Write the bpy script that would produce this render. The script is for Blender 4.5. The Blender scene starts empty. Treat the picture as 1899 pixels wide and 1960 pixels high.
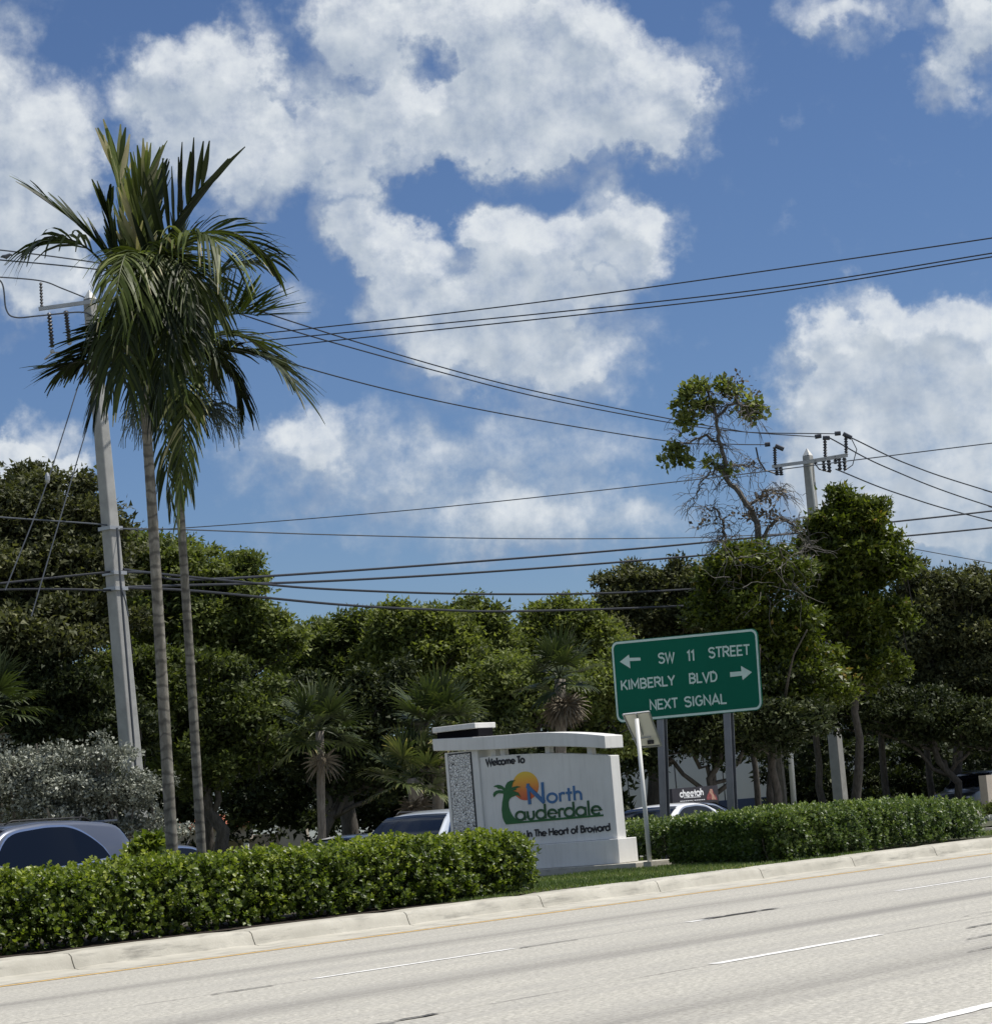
import bpy, math, random
import numpy as np
from mathutils import Vector

# ------------------------------------------------------------------ camera
sc = bpy.context.scene
F_PX, CX, CY = 4649.0, 949.5, 980.0          # focal length and centre, in units of the 1899 px wide reading
ROLL, PITCH, PSI, EYE = math.radians(4.8), math.atan(596 / 4649.0), math.radians(37.6), 1.12
F0 = np.array([math.cos(PSI) * math.cos(PITCH), math.sin(PSI) * math.cos(PITCH), math.sin(PITCH)])
R0 = np.array([math.sin(PSI), -math.cos(PSI), 0.0]); U0 = np.cross(R0, F0)
RV = math.cos(ROLL) * R0 - math.sin(ROLL) * U0
UV = math.sin(ROLL) * R0 + math.cos(ROLL) * U0
EYEP = np.array([0, 0, EYE])
cam_d = bpy.data.cameras.new('camera'); cam = bpy.data.objects.new('camera', cam_d)
sc.collection.objects.link(cam); sc.camera = cam
from mathutils import Matrix
m = Matrix(((RV[0], UV[0], -F0[0], 0), (RV[1], UV[1], -F0[1], 0), (RV[2], UV[2], -F0[2], EYE), (0, 0, 0, 1)))
cam.matrix_world = m
cam_d.sensor_fit = 'HORIZONTAL'; cam_d.sensor_width = 36; cam_d.lens = 36 * F_PX / 1899.0
cam_d.clip_start = 0.1; cam_d.clip_end = 6000

# ------------------------------------------------------------------ light
SUN = Vector((0.33, -0.33, 0.885)).normalized()
SKY_S = 0.1
sun_d = bpy.data.lights.new('sun', 'SUN'); sun_d.energy = 5.0; sun_d.angle = math.radians(0.5); sun_d.color = (1.0, 0.955, 0.88)
sun = bpy.data.objects.new('sun', sun_d); sc.collection.objects.link(sun)
sun.rotation_euler = SUN.to_track_quat('Z', 'Y').to_euler()
sc.view_settings.view_transform = 'Standard'; sc.view_settings.look = 'None'
sc.view_settings.exposure = 0.0; sc.view_settings.gamma = 1.0; sc.view_settings.use_curve_mapping = False
sc.cycles.max_bounces = 6; sc.cycles.diffuse_bounces = 3; sc.cycles.glossy_bounces = 2
sc.cycles.transmission_bounces = 3; sc.cycles.transparent_max_bounces = 6
sc.cycles.use_denoising = True; sc.cycles.sample_clamp_indirect = 5

def ray(x, y): return F0 + RV * ((x - CX) / F_PX) + UV * ((CY - y) / F_PX)
def at(x, y, D): return EYEP + ray(x, y) * D          # a point D metres ahead along the view axis
def gz(x, y, z): d = ray(x, y); return EYEP + d * (z - EYE) / d[2]
def gs(x, y, s): d = ray(x, y); return EYEP + d * s / d[0]
def gt(x, y, t): d = ray(x, y); return EYEP + d * t / d[1]

# ------------------------------------------------------------------ sky with clouds (by azimuth and elevation)
def make_world():
    w = bpy.data.worlds.new('World'); sc.world = w; w.use_nodes = True
    nt = w.node_tree; nt.nodes.clear()
    def azel(x, y):
        d = ray(x, y); d = d / np.linalg.norm(d)
        return math.atan2(d[1], d[0]), math.asin(d[2])
    blobs = [  # cx, cy, rx, ry, weight
        (10,210,120,150,1.1),(60,350,130,130,1.0),(0,480,150,110,1.0),(110,520,120,90,.8),(190,200,80,80,.55),(150,300,60,120,.5),
        (300,170,90,85,.85),(400,150,120,90,.75),(470,90,80,70,.75),(480,220,170,100,.7),(560,300,170,90,.7),(400,270,150,80,.6),(330,330,150,90,.5),(500,370,110,50,.45),
        (640,30,90,80,.9),(800,20,160,110,1.0),(980,30,160,110,1.0),(1110,80,110,100,1.0),(700,140,150,110,.85),(980,170,220,120,1.0),(1180,170,150,120,.95),(1270,230,100,90,.75),(820,240,260,90,.8),(1050,280,240,70,.7),(700,330,150,60,.45),(1290,130,80,60,.5),
        (830,130,75,55,-1.1),(820,390,110,55,-.5),
        (680,430,80,80,.95),(740,470,100,70,.8),(850,500,150,80,.8),(930,420,70,50,.9),(1010,450,100,70,.9),(1170,420,90,90,1.0),(1240,470,80,80,.85),(1090,520,180,90,1.0),(900,600,200,80,.85),(1050,640,210,90,.95),(1100,720,160,60,.55),(850,690,120,60,.55),(760,600,90,70,.7),(980,760,250,60,.35),
        (560,600,60,60,.6),(610,820,80,70,.55),(520,890,130,80,.6),(700,870,160,100,.6),(900,900,220,90,.45),(1000,860,220,70,.35),(880,1010,220,70,.65),(1060,1000,200,80,.65),(1180,880,120,120,.35),(560,1010,140,60,.35),(1280,1010,110,60,.4),
        (1640,640,110,90,1.0),(1580,710,120,90,.9),(1760,680,150,110,1.1),(1860,640,90,80,1.0),(1700,800,230,110,1.1),(1880,800,150,150,1.1),(1750,930,230,110,.95),(1600,900,110,80,.8),(1850,1020,200,100,.9),(1650,1010,150,70,.6),(1540,960,80,60,.5),
        (1540,20,80,50,.7),(1620,60,80,45,.6),(1700,10,110,40,.55),(1850,60,90,80,.8),(1800,140,60,60,.7),(1890,10,80,70,.8),(1860,190,80,50,.4),(1500,240,40,40,.35),(1370,60,50,60,.38),(1420,140,50,60,.33),(1350,190,70,80,.35),(1520,430,40,30,.25),
        (80,870,90,70,1.0),(20,910,80,70,.95),(110,930,90,50,.9),(20,650,80,40,.3)]
    g = bpy.data.node_groups.new('cloud_field', 'ShaderNodeTree')
    g.interface.new_socket('P', in_out='INPUT', socket_type='NodeSocketVector')
    g.interface.new_socket('D', in_out='OUTPUT', socket_type='NodeSocketFloat')
    N = g.nodes; L = g.links
    gi = N.new('NodeGroupInput'); go = N.new('NodeGroupOutput')
    def vm(op, a, b=None, nn=N, ll=L):
        n = nn.new('ShaderNodeVectorMath'); n.operation = op
        for i, v in enumerate((a, b)):
            if v is None: continue
            if isinstance(v, (tuple, list)): n.inputs[i].default_value = v
            else: ll.new(v, n.inputs[i])
        return n.outputs['Value' if op in ('DOT_PRODUCT', 'LENGTH') else 'Vector']
    def mt(op, a, b=None, c=None, clamp=False, nn=N, ll=L):
        n = nn.new('ShaderNodeMath'); n.operation = op; n.use_clamp = clamp
        for i, v in enumerate((a, b, c)):
            if v is None: continue
            if isinstance(v, (int, float)): n.inputs[i].default_value = v
            else: ll.new(v, n.inputs[i])
        return n.outputs[0]
    def noise(vec, scale, detail, rough, out='Fac', nn=N, ll=L):
        n = nn.new('ShaderNodeTexNoise'); n.inputs['Scale'].default_value = scale
        n.inputs['Detail'].default_value = detail; n.inputs['Roughness'].default_value = rough
        ll.new(vec, n.inputs['Vector']); return n.outputs[out]
    P = gi.outputs[0]
    w1 = vm('SUBTRACT', noise(P, 38, 5, .6, 'Color'), (.5, .5, .5))
    sc1 = N.new('ShaderNodeVectorMath'); sc1.operation = 'SCALE'; sc1.inputs['Scale'].default_value = .042; L.new(w1, sc1.inputs[0])
    Pw = vm('ADD', P, sc1.outputs[0])
    Pw = vm('MULTIPLY', Pw, (1, 1, 0))
    acc = None
    for (cx, cy, rx, ry, wt) in blobs:
        a, e = azel(cx, cy)
        d = vm('SUBTRACT', Pw, (a, e, 0)); d = vm('MULTIPLY', d, (F_PX / (rx * 1.25), F_PX / (ry * 1.25), 0))
        q = mt('SUBTRACT', 1.0, vm('DOT_PRODUCT', d, d), clamp=True)
        acc = mt('MULTIPLY', q, wt) if acc is None else mt('MULTIPLY_ADD', q, wt, acc)
    # elsewhere in the sky: unseen cumulus, cover raised to make the fill light neutral
    ca, ce = azel(CX, CY)
    dd = vm('SUBTRACT', P, (ca, ce, 0)); dd = vm('MULTIPLY', dd, (1 / .27, 1 / .26, 0))
    outm = mt('MULTIPLY_ADD', vm('LENGTH', dd), 4.0, -4.0, clamp=True)
    gen = mt('MULTIPLY_ADD', noise(P, 5.0, 3, .5), 5.0, -1.9, clamp=True)
    acc = mt('MULTIPLY_ADD', gen, outm, acc)
    fb = noise(P, 70, 8, .62)
    det = mt('MULTIPLY_ADD', fb, 1.35, -.675)
    g.interface.new_socket('S', in_out='OUTPUT', socket_type='NodeSocketFloat')
    low = mt('MULTIPLY_ADD', noise(P, 60, 4, .55), 1.0, -.5)
    acc2 = mt('MINIMUM', acc, 1.1)
    tot = mt('ADD', acc2, det)
    L.new(tot, go.inputs[0]); L.new(mt('ADD', acc2, low), go.inputs[1])
    # main tree
    N2 = nt.nodes; L2 = nt.links
    k = dict(nn=N2, ll=L2)
    tc = N2.new('ShaderNodeTexCoord'); sep = N2.new('ShaderNodeSeparateXYZ'); L2.new(tc.outputs['Generated'], sep.inputs[0])
    az = mt('ARCTAN2', sep.outputs[1], sep.outputs[0], **k); el = mt('ARCSINE', sep.outputs[2], **k)
    cmb = N2.new('ShaderNodeCombineXYZ'); L2.new(az, cmb.inputs[0]); L2.new(el, cmb.inputs[1])
    def field(vec):
        n = N2.new('ShaderNodeGroup'); n.node_tree = g; L2.new(vec, n.inputs[0]); return n.outputs
    f0, s0 = field(cmb.outputs[0])[:]
    f1, s1 = field(vm('ADD', cmb.outputs[0], (-.006, .013, 0), **k))[:]
    def smooth(v, a, b):
        n = N2.new('ShaderNodeMapRange'); n.interpolation_type = 'SMOOTHSTEP'; L2.new(v, n.inputs[0])
        n.inputs[1].default_value = a; n.inputs[2].default_value = b; return n.outputs[0]
    dens = smooth(f0, .10, 1.42)
    elf = smooth(el, -.02, .02)
    dens = mt('MULTIPLY', dens, elf, **k)
    lit = mt('SUBTRACT', s0, s1, **k)                     # thicker towards the sun side = shaded
    lit = mt('MULTIPLY_ADD', lit, .55, .55, clamp=True, **k)
    thick = smooth(f0, .5, 1.25)
    big = noise(cmb.outputs[0], 26, 3, .5, **k)
    sh = mt('MULTIPLY_ADD', big, .7, -.35, **k)
    lit = mt('ADD', lit, sh, clamp=True, **k)
    lit = mt('MULTIPLY_ADD', thick, .12, lit, clamp=True, **k)
    ramp = N2.new('ShaderNodeValToRGB'); L2.new(lit, ramp.inputs[0])
    cr = ramp.color_ramp; s = 1 / SKY_S
    cr.elements[0].position = .2; cr.elements[0].color = (.32, .385, .50, 1)
    cr.elements[1].position = .95; cr.elements[1].color = (.76, .80, .835, 1)
    e = cr.elements.new(.55); e.color = (.49, .555, .635, 1)
    cs = vm('MULTIPLY', ramp.outputs[0], (s, s, s), **k)
    sky = N2.new('ShaderNodeTexSky'); sky.sky_type = 'NISHITA'; sky.sun_disc = False
    sky.sun_elevation = math.asin(SUN.z); sky.sun_rotation = math.atan2(SUN.x, SUN.y)
    sky.altitude = 0; sky.air_density = 1.0; sky.dust_density = .3; sky.ozone_density = 2.5
    tint = N2.new('ShaderNodeMix'); tint.data_type = 'RGBA'; tint.blend_type = 'MULTIPLY'; tint.inputs[0].default_value = 1
    L2.new(sky.outputs[0], tint.inputs[6]); tint.inputs[7].default_value = (SKY_T[0], SKY_T[1], SKY_T[2], 1)
    mix = N2.new('ShaderNodeMix'); mix.data_type = 'RGBA'
    L2.new(dens, mix.inputs[0]); L2.new(tint.outputs[2], mix.inputs[6]); L2.new(cs, mix.inputs[7])
    bg = N2.new('ShaderNodeBackground'); L2.new(mix.outputs[2], bg.inputs[0]); bg.inputs[1].default_value = SKY_S
    out = N2.new('ShaderNodeOutputWorld'); L2.new(bg.outputs[0], out.inputs[0])
SKY_T = (.55, .64, .81)
make_world()
bpy.context.scene.world.cycles.sampling_method = 'MANUAL'
bpy.context.scene.world.cycles.sample_map_resolution = 512

# ------------------------------------------------------------------ helpers
COL = sc.collection
rng = np.random.default_rng(7); random.seed(7)

def tag(o, label=None, cat=None, group=None, kind=None):
    if label: o['label'] = label
    if cat: o['category'] = cat
    if group: o['group'] = group
    if kind: o['kind'] = kind
    return o
def empty(name, loc=(0, 0, 0), label=None, cat=None, group=None, kind=None):
    o = bpy.data.objects.new(name, None); COL.objects.link(o); o.location = loc; o.empty_display_size = .2
    return tag(o, label, cat, group, kind)

class MB:
    """collects shapes given in world coordinates; build() links them as one mesh"""
    def __init__(s): s.v = []; s.f = []
    def quad(s, *p):
        b = len(s.v); s.v += [tuple(q) for q in p]; s.f.append(tuple(range(b, b + len(p))))
    def box(s, c, d, ax=None):
        c = np.array(c, float); d = np.array(d, float) / 2
        A = np.eye(3) if ax is None else np.array(ax, float)
        b = len(s.v)
        for sx in (-1, 1):
            for sy in (-1, 1):
                for sz in (-1, 1): s.v.append(tuple(c + A[0] * sx * d[0] + A[1] * sy * d[1] + A[2] * sz * d[2]))
        for q in ((0,1,3,2),(4,6,7,5),(0,4,5,1),(2,3,7,6),(0,2,6,4),(1,5,7,3)): s.f.append(tuple(b + i for i in q))
    def prism(s, poly, vec):
        """poly: list of 3d points, extruded by vec"""
        n = len(poly); b = len(s.v); vec = np.array(vec)
        s.v += [tuple(p) for p in poly] + [tuple(np.array(p) + vec) for p in poly]
        s.f.append(tuple(range(b, b + n))); s.f.append(tuple(range(b + 2 * n - 1, b + n - 1, -1)))
        for i in range(n): j = (i + 1) % n; s.f.append((b + i, b + n + i, b + n + j, b + j))
    def tube(s, pts, rad, sides=8, cap=True, square=False):
        pts = [np.array(p, float) for p in pts]; n = len(pts)
        if np.isscalar(rad): rad = [rad] * n
        b = len(s.v); ref = None
        for i, p in enumerate(pts):
            t = pts[min(i + 1, n - 1)] - pts[max(i - 1, 0)]; t = t / (np.linalg.norm(t) + 1e-9)
            if ref is None:
                a = np.array([0, 1, 0]) if square else (np.array([0, 0, 1.]) if abs(t[2]) < .8 else np.array([1., 0, 0]))
            else: a = ref
            u = a - t * (a @ t); u /= np.linalg.norm(u) + 1e-9; ref = u; w = np.cross(t, u)
            for k in range(sides):
                an = 2 * math.pi * (k + (.5 if square else 0)) / sides
                s.v.append(tuple(p + (u * math.cos(an) + w * math.sin(an)) * rad[i]))
        for i in range(n - 1):
            for k in range(sides):
                k2 = (k + 1) % sides
                s.f.append((b + i * sides + k, b + i * sides + k2, b + (i + 1) * sides + k2, b + (i + 1) * sides + k))
        if cap:
            s.f.append(tuple(b + k for k in range(sides - 1, -1, -1))); s.f.append(tuple(b + (n - 1) * sides + k for k in range(sides)))
    def ball(s, c, r, nu=8, nv=5):
        c = np.array(c, float); r = np.array([r] * 3 if np.isscalar(r) else r, float); b = len(s.v)
        for j in range(nv + 1):
            th = math.pi * j / nv
            for i in range(nu):
                ph = 2 * math.pi * i / nu
                s.v.append(tuple(c + r * np.array([math.sin(th) * math.cos(ph), math.sin(th) * math.sin(ph), math.cos(th)])))
        for j in range(nv):
            for i in range(nu):
                i2 = (i + 1) % nu; s.f.append((b + j * nu + i, b + (j + 1) * nu + i, b + (j + 1) * nu + i2, b + j * nu + i2))
    def grid(s, P):
        """P[i][j] of 3d points"""
        n, k = len(P), len(P[0]); b = len(s.v)
        for r in P: s.v += [tuple(q) for q in r]
        for i in range(n - 1):
            for j in range(k - 1): s.f.append((b + i * k + j, b + i * k + j + 1, b + (i + 1) * k + j + 1, b + (i + 1) * k + j))
    def build(s, name, mat, parent=None, smooth=False, bevel=0, origin=None):
        me = bpy.data.meshes.new(name)
        org = np.array(parent.location if parent is not None else (origin if origin is not None else (0, 0, 0)), float)
        if parent is not None and parent.parent is not None: org = org + np.array(parent.parent.location)
        V = np.array(s.v, float) - org
        me.from_pydata(V.tolist(), [], s.f); me.update()
        if smooth: me.polygons.foreach_set('use_smooth', [True] * len(me.polygons))
        me.materials.append(mat)
        o = bpy.data.objects.new(name, me); COL.objects.link(o)
        if parent is not None: o.parent = parent
        elif origin is not None: o.location = origin
        if bevel:
            md = o.modifiers.new('bevel', 'BEVEL'); md.width = bevel; md.segments = 2; md.limit_method = 'ANGLE'; md.angle_limit = .6
        return o

def fast_mesh(name, V, Fq, mat, parent=None, tint=None, smooth=False, origin=None):
    """V (n,3) Fq (m,k) numpy; tint per face"""
    me = bpy.data.meshes.new(name)
    org = np.array(parent.location if parent is not None else (origin if origin is not None else (0, 0, 0)), float)
    V = V - org
    k = Fq.shape[1]; m_ = len(Fq)
    me.vertices.add(len(V)); me.vertices.foreach_set('co', V.astype(np.float32).ravel())
    me.loops.add(m_ * k); me.loops.foreach_set('vertex_index', Fq.astype(np.int32).ravel())
    me.polygons.add(m_); me.polygons.foreach_set('loop_start', np.arange(0, m_ * k, k, dtype=np.int32))
    me.polygons.foreach_set('loop_total', np.full(m_, k, dtype=np.int32))
    if smooth: me.polygons.foreach_set('use_smooth', np.ones(m_, bool))
    me.update(calc_edges=True)
    if tint is not None:
        a = me.attributes.new('tint', 'FLOAT', 'FACE'); a.data.foreach_set('value', tint.astype(np.float32))
    me.materials.append(mat)
    o = bpy.data.objects.new(name, me); COL.objects.link(o)
    if parent is not None: o.parent = parent
    elif origin is not None: o.location = origin
    return o

# ------------------------------------------------------------------ materials
class NT:
    def __init__(s, name, rough=.6, metal=0, spec=.5):
        s.m = bpy.data.materials.new(name); s.m.use_nodes = True; s.t = s.m.node_tree; s.N = s.t.nodes; s.L = s.t.links
        s.b = s.N['Principled BSDF']; s.b.inputs['Roughness'].default_value = rough; s.b.inputs['Metallic'].default_value = metal
        s.b.inputs['Specular IOR Level'].default_value = spec
        s.geo = None
    def co(s, scale=(1, 1, 1), kind='Object'):
        tc = s.N.new('ShaderNodeTexCoord'); mp = s.N.new('ShaderNodeMapping'); mp.inputs['Scale'].default_value = scale
        if kind == 'World':
            g = s.N.new('ShaderNodeNewGeometry'); s.L.new(g.outputs['Position'], mp.inputs[0])
        else: s.L.new(tc.outputs[kind], mp.inputs[0])
        return mp.outputs[0]
    def noise(s, vec, scale, detail=4, rough=.55, out='Fac'):
        n = s.N.new('ShaderNodeTexNoise'); n.inputs['Scale'].default_value = scale; n.inputs['Detail'].default_value = detail
        n.inputs['Roughness'].default_value = rough; s.L.new(vec, n.inputs['Vector']); return n.outputs[out]
    def ramp(s, fac, stops):
        r = s.N.new('ShaderNodeValToRGB'); s.L.new(fac, r.inputs[0]); e = r.color_ramp.elements
        e[0].position = stops[0][0]; e[0].color = (*stops[0][1], 1); e[1].position = stops[-1][0]; e[1].color = (*stops[-1][1], 1)
        for p, c in stops[1:-1]: x = e.new(p); x.color = (*c, 1)
        return r.outputs[0]
    def mix(s, fac, a, b, mode='MIX'):
        n = s.N.new('ShaderNodeMix'); n.data_type = 'RGBA'; n.blend_type = mode
        for i, v in ((0, fac), (6, a), (7, b)):
            if isinstance(v, (int, float)): n.inputs[i].default_value = v
            elif isinstance(v, tuple): n.inputs[i].default_value = (*v, 1)
            else: s.L.new(v, n.inputs[i])
        return n.outputs[2]
    def math(s, op, a, b=0, c=0, clamp=False):
        n = s.N.new('ShaderNodeMath'); n.operation = op; n.use_clamp = clamp
        for i, v in enumerate((a, b, c)):
            if isinstance(v, (int, float)): n.inputs[i].default_value = v
            else: s.L.new(v, n.inputs[i])
        return n.outputs[0]
    def col(s, c):
        if isinstance(c, tuple): s.b.inputs['Base Color'].default_value = (*c, 1)
        else: s.L.new(c, s.b.inputs['Base Color'])
        return s
    def bump(s, h, strength=.3, dist=.01):
        n = s.N.new('ShaderNodeBump'); n.inputs['Strength'].default_value = strength; n.inputs['Distance'].default_value = dist
        s.L.new(h, n.inputs['Height']); s.L.new(n.outputs[0], s.b.inputs['Normal']); return s

def plain(name, c, rough=.6, metal=0, var=.12, scale=3., coat=0, bump=0, spec=.5):
    n = NT(name, rough, metal, spec); v = n.co(kind='World')
    f = n.noise(v, scale, 6, .6)
    d = tuple(x * (1 - var) for x in c); l = tuple(min(1, x * (1 + var)) for x in c)
    n.col(n.ramp(f, [(.3, d), (.7, l)]))
    if coat: n.b.inputs['Coat Weight'].default_value = coat; n.b.inputs['Coat Roughness'].default_value = .03
    if bump: n.bump(n.noise(v, scale * 20, 3), bump, .004)
    return n.m

def leaf_mat(name, stops, rough=.5, trans=.25, tcol=None, spec=.5):
    n = NT(name, rough, 0, spec)
    a = n.N.new('ShaderNodeAttribute'); a.attribute_name = 'tint'
    c = n.ramp(a.outputs['Fac'], stops); n.col(c)
    if trans:
        tr = n.N.new('ShaderNodeBsdfTranslucent'); mx = n.N.new('ShaderNodeMixShader'); mx.inputs[0].default_value = trans
        tc = n.mix(1.0, c, tcol or (1.5, 1.6, .7), 'MULTIPLY'); n.L.new(tc, tr.inputs[0])
        n.L.new(n.b.outputs[0], mx.inputs[1]); n.L.new(tr.outputs[0], mx.inputs[2])
        n.L.new(mx.outputs[0], n.N['Material Output'].inputs[0])
    return n.m

M = {}
def bark(name, c1, c2, sc_=(6, 6, 1.5)):
    n = NT(name, .85); v = n.co(sc_, 'World'); f = n.noise(v, 3, 6, .65)
    n.col(n.ramp(f, [(.3, c1), (.7, c2)])); n.bump(f, .6, .03); return n.m
M['bark'] = bark('bark', (.035, .03, .025), (.12, .105, .09))
M['bark_pale'] = bark('bark_pale', (.10, .085, .065), (.26, .23, .19))
M['twig'] = bark('twig', (.06, .055, .047), (.17, .155, .135))
def palm_trunk():
    n = NT('palm_trunk', .8); v = n.co((3, 3, 1), 'World'); f = n.noise(v, 4, 6, .65)
    w = n.N.new('ShaderNodeTexWave'); w.bands_direction = 'Z'; w.inputs['Scale'].default_value = 2.1; w.inputs['Distortion'].default_value = 5.5
    w.inputs['Detail'].default_value = 3; w.inputs['Detail Scale'].default_value = 2
    v2 = n.co((1, 1, 1), 'World'); n.L.new(v2, w.inputs[0])
    base = n.ramp(f, [(.25, (.09, .08, .065)), (.5, (.19, .175, .145)), (.75, (.36, .335, .29))])
    n.col(n.mix(n.ramp(w.outputs['Fac'], [(.0, (.35, .35, .35)), (.35, (1, 1, 1))]), (.05, .045, .04), base)); n.bump(f, .4, .01)
    return n.m
M['palm_trunk'] = palm_trunk()
M['shaft'] = plain('crownshaft_green', (.10, .12, .05), .45, var=.35, scale=8)
M['concrete_pole'] = plain('pole_concrete', (.37, .37, .355), .85, var=.16, scale=2.5, bump=.25)
M['galv'] = plain('galvanised_steel', (.42, .43, .44), .45, .6, .1, 6)
M['post_grey'] = plain('post_steel', (.17, .18, .20), .5, .5, .15, 3)
M['black'] = plain('black_rubber', (.012, .012, .014), .55, var=.2)
M['wire'] = plain('wire_black', (.02, .022, .028), .5, var=.1)
M['wire_grey'] = plain('wire_grey', (.09, .10, .115), .5, .3, .1)
M['insul'] = plain('insulator', (.06, .06, .065), .35, var=.1)
M['white_paint'] = plain('white_paint', (.74, .73, .69), .6, var=.04, scale=2)
def stucco():
    n = NT('monument_stucco', .75); v = n.co(kind='World')
    f = n.noise(v, 1.2, 5, .6); v2 = n.co((6, 6, .7), 'World'); st = n.noise(v2, 2, 5, .6)
    c = n.ramp(f, [(.3, (.70, .69, .66)), (.7, (.79, .78, .75))])
    c = n.mix(n.ramp(st, [(.48, (0, 0, 0)), (.82, (.32, .32, .32))]), c, (.42, .41, .37))
    n.col(c); n.bump(n.noise(v, 90, 4, .6), .35, .004); return n.m
M['stucco'] = stucco()
def stone():
    n = NT('split_stone', .85); v = n.co((1, 1, 1), 'World')
    vo = n.N.new('ShaderNodeTexVoronoi'); vo.feature = 'DISTANCE_TO_EDGE'; vo.inputs['Scale'].default_value = 20; n.L.new(v, vo.inputs[0])
    vc = n.N.new('ShaderNodeTexVoronoi'); vc.inputs['Scale'].default_value = 20; n.L.new(v, vc.inputs[0])
    c = n.ramp(vc.outputs['Color'], [(.2, (.68, .67, .64)), (.8, (.86, .85, .82))])
    e = n.ramp(vo.outputs['Distance'], [(.03, (0, 0, 0)), (.07, (1, 1, 1))])
    n.col(n.mix(e, (.02, .02, .02), c)); n.bump(vo.outputs['Distance'], 1.0, .03); return n.m
M['stone'] = stone()
M['dark_recess'] = plain('matte_black_band', (.006, .006, .008), .9, var=.2, spec=.1)  # near-black matte colour of the recessed band under the cap
M['sign_green'] = plain('sign_green', (.002, .115, .070), .6, var=.06, scale=1.5, spec=.12)
M['sign_silver'] = plain('sign_legend', (.52, .66, .60), .6, var=.06, scale=6)
M['ink_black'] = plain('lettering_black', (.015, .015, .02), .5, var=.1)
M['ink_green'] = plain('logo_green', (.012, .12, .025), .5, var=.12, scale=5)
M['ink_dkgreen'] = plain('lettering_green', (.014, .085, .022), .5, var=.1)
M['ink_blue'] = plain('lettering_blue', (.05, .16, .36), .5, var=.08)
def grad_z(name, z0, z1, stops):
    n = NT(name, .5); g = n.N.new('ShaderNodeNewGeometry'); s = n.N.new('ShaderNodeSeparateXYZ'); n.L.new(g.outputs['Position'], s.inputs[0])
    f = n.math('MULTIPLY_ADD', s.outputs[2], 1 / (z1 - z0), -z0 / (z1 - z0), True)
    n.col(n.ramp(f, stops)); return n.m
M['glass'] = NT('tinted_glass', .05, 0, .35).col((.004, .006, .011)).m
M['chrome'] = NT('chrome_trim', .15, 1).col((.7, .7, .72)).m
M['tyre'] = plain('tyre', (.02, .02, .02), .8)
M['rim'] = NT('alloy', .3, .9).col((.5, .5, .52)).m
def paint(name, c, metal=.0):
    n = NT(name, .28, metal); v = n.co(kind='World'); n.col(n.ramp(n.noise(v, 2, 4), [(.3, tuple(x * .93 for x in c)), (.7, c)]))
    n.b.inputs['Coat Weight'].default_value = .8; n.b.inputs['Coat Roughness'].default_value = .04; return n.m
M['paint_bluegrey'] = paint('paint_bluegrey', (.10, .115, .155), .35)
M['paint_palewhite'] = paint('paint_pearl', (.50, .54, .60), .1)
M['paint_white'] = paint('paint_white', (.80, .80, .80))
M['paint_black'] = paint('paint_black', (.012, .012, .016))
M['paint_dark'] = paint('paint_darkgrey', (.06, .065, .075), .3)
M['lamp_red'] = NT('lamp_red', .15).col((.35, .01, .01)).m
M['lamp_clear'] = NT('lamp_clear', .1).col((.7, .7, .72)).m

# leaves
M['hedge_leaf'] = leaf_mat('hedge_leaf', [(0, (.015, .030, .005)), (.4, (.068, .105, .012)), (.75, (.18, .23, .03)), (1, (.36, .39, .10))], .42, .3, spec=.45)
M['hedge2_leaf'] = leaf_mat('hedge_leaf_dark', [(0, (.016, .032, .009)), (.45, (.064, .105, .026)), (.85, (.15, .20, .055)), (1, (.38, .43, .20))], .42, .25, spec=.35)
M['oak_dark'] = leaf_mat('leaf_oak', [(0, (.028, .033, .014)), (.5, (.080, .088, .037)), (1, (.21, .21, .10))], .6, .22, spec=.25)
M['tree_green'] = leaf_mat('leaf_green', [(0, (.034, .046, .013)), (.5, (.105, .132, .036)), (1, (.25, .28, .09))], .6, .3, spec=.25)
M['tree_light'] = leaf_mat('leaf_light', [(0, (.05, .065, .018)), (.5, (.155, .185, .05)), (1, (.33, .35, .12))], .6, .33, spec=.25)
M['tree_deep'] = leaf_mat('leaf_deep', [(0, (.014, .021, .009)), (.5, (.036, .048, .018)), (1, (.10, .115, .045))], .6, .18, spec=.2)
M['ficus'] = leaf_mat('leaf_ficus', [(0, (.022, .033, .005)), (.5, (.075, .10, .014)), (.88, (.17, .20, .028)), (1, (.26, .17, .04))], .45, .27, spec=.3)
M['silver'] = leaf_mat('leaf_silver', [(0, (.09, .10, .07)), (.5, (.22, .235, .185)), (1, (.50, .51, .44))], .6, .12, (1.1, 1.1, 1.0))
M['palm_leaf'] = leaf_mat('leaf_palm', [(0, (.008, .013, .005)), (.45, (.020, .031, .008)), (.74, (.072, .092, .020)), (.88, (.15, .19, .045)), (1, (.45, .40, .24))], .5, .20, spec=.25)
M['sabal_leaf'] = leaf_mat('leaf_sabal', [(0, (.02, .03, .012)), (.5, (.052, .072, .021)), (.85, (.13, .14, .04)), (1, (.30, .25, .11))], .5, .2, spec=.25)
M['dead_leaf'] = leaf_mat('leaf_dead', [(0, (.06, .045, .03)), (1, (.24, .20, .14))], .8, .1, (1, 1, 1))
M['grass'] = leaf_mat('grass_blades', [(0, (.04, .065, .015)), (.5, (.10, .155, .032)), (.85, (.19, .24, .065)), (1, (.40, .36, .17))], .55, .25)
M['white_flower'] = leaf_mat('flower_white', [(0, (.04, .06, .03)), (.5, (.10, .13, .07)), (.6, (.5, .5, .45)), (1, (.7, .7, .66))], .6, .15, (1, 1, 1))

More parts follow.
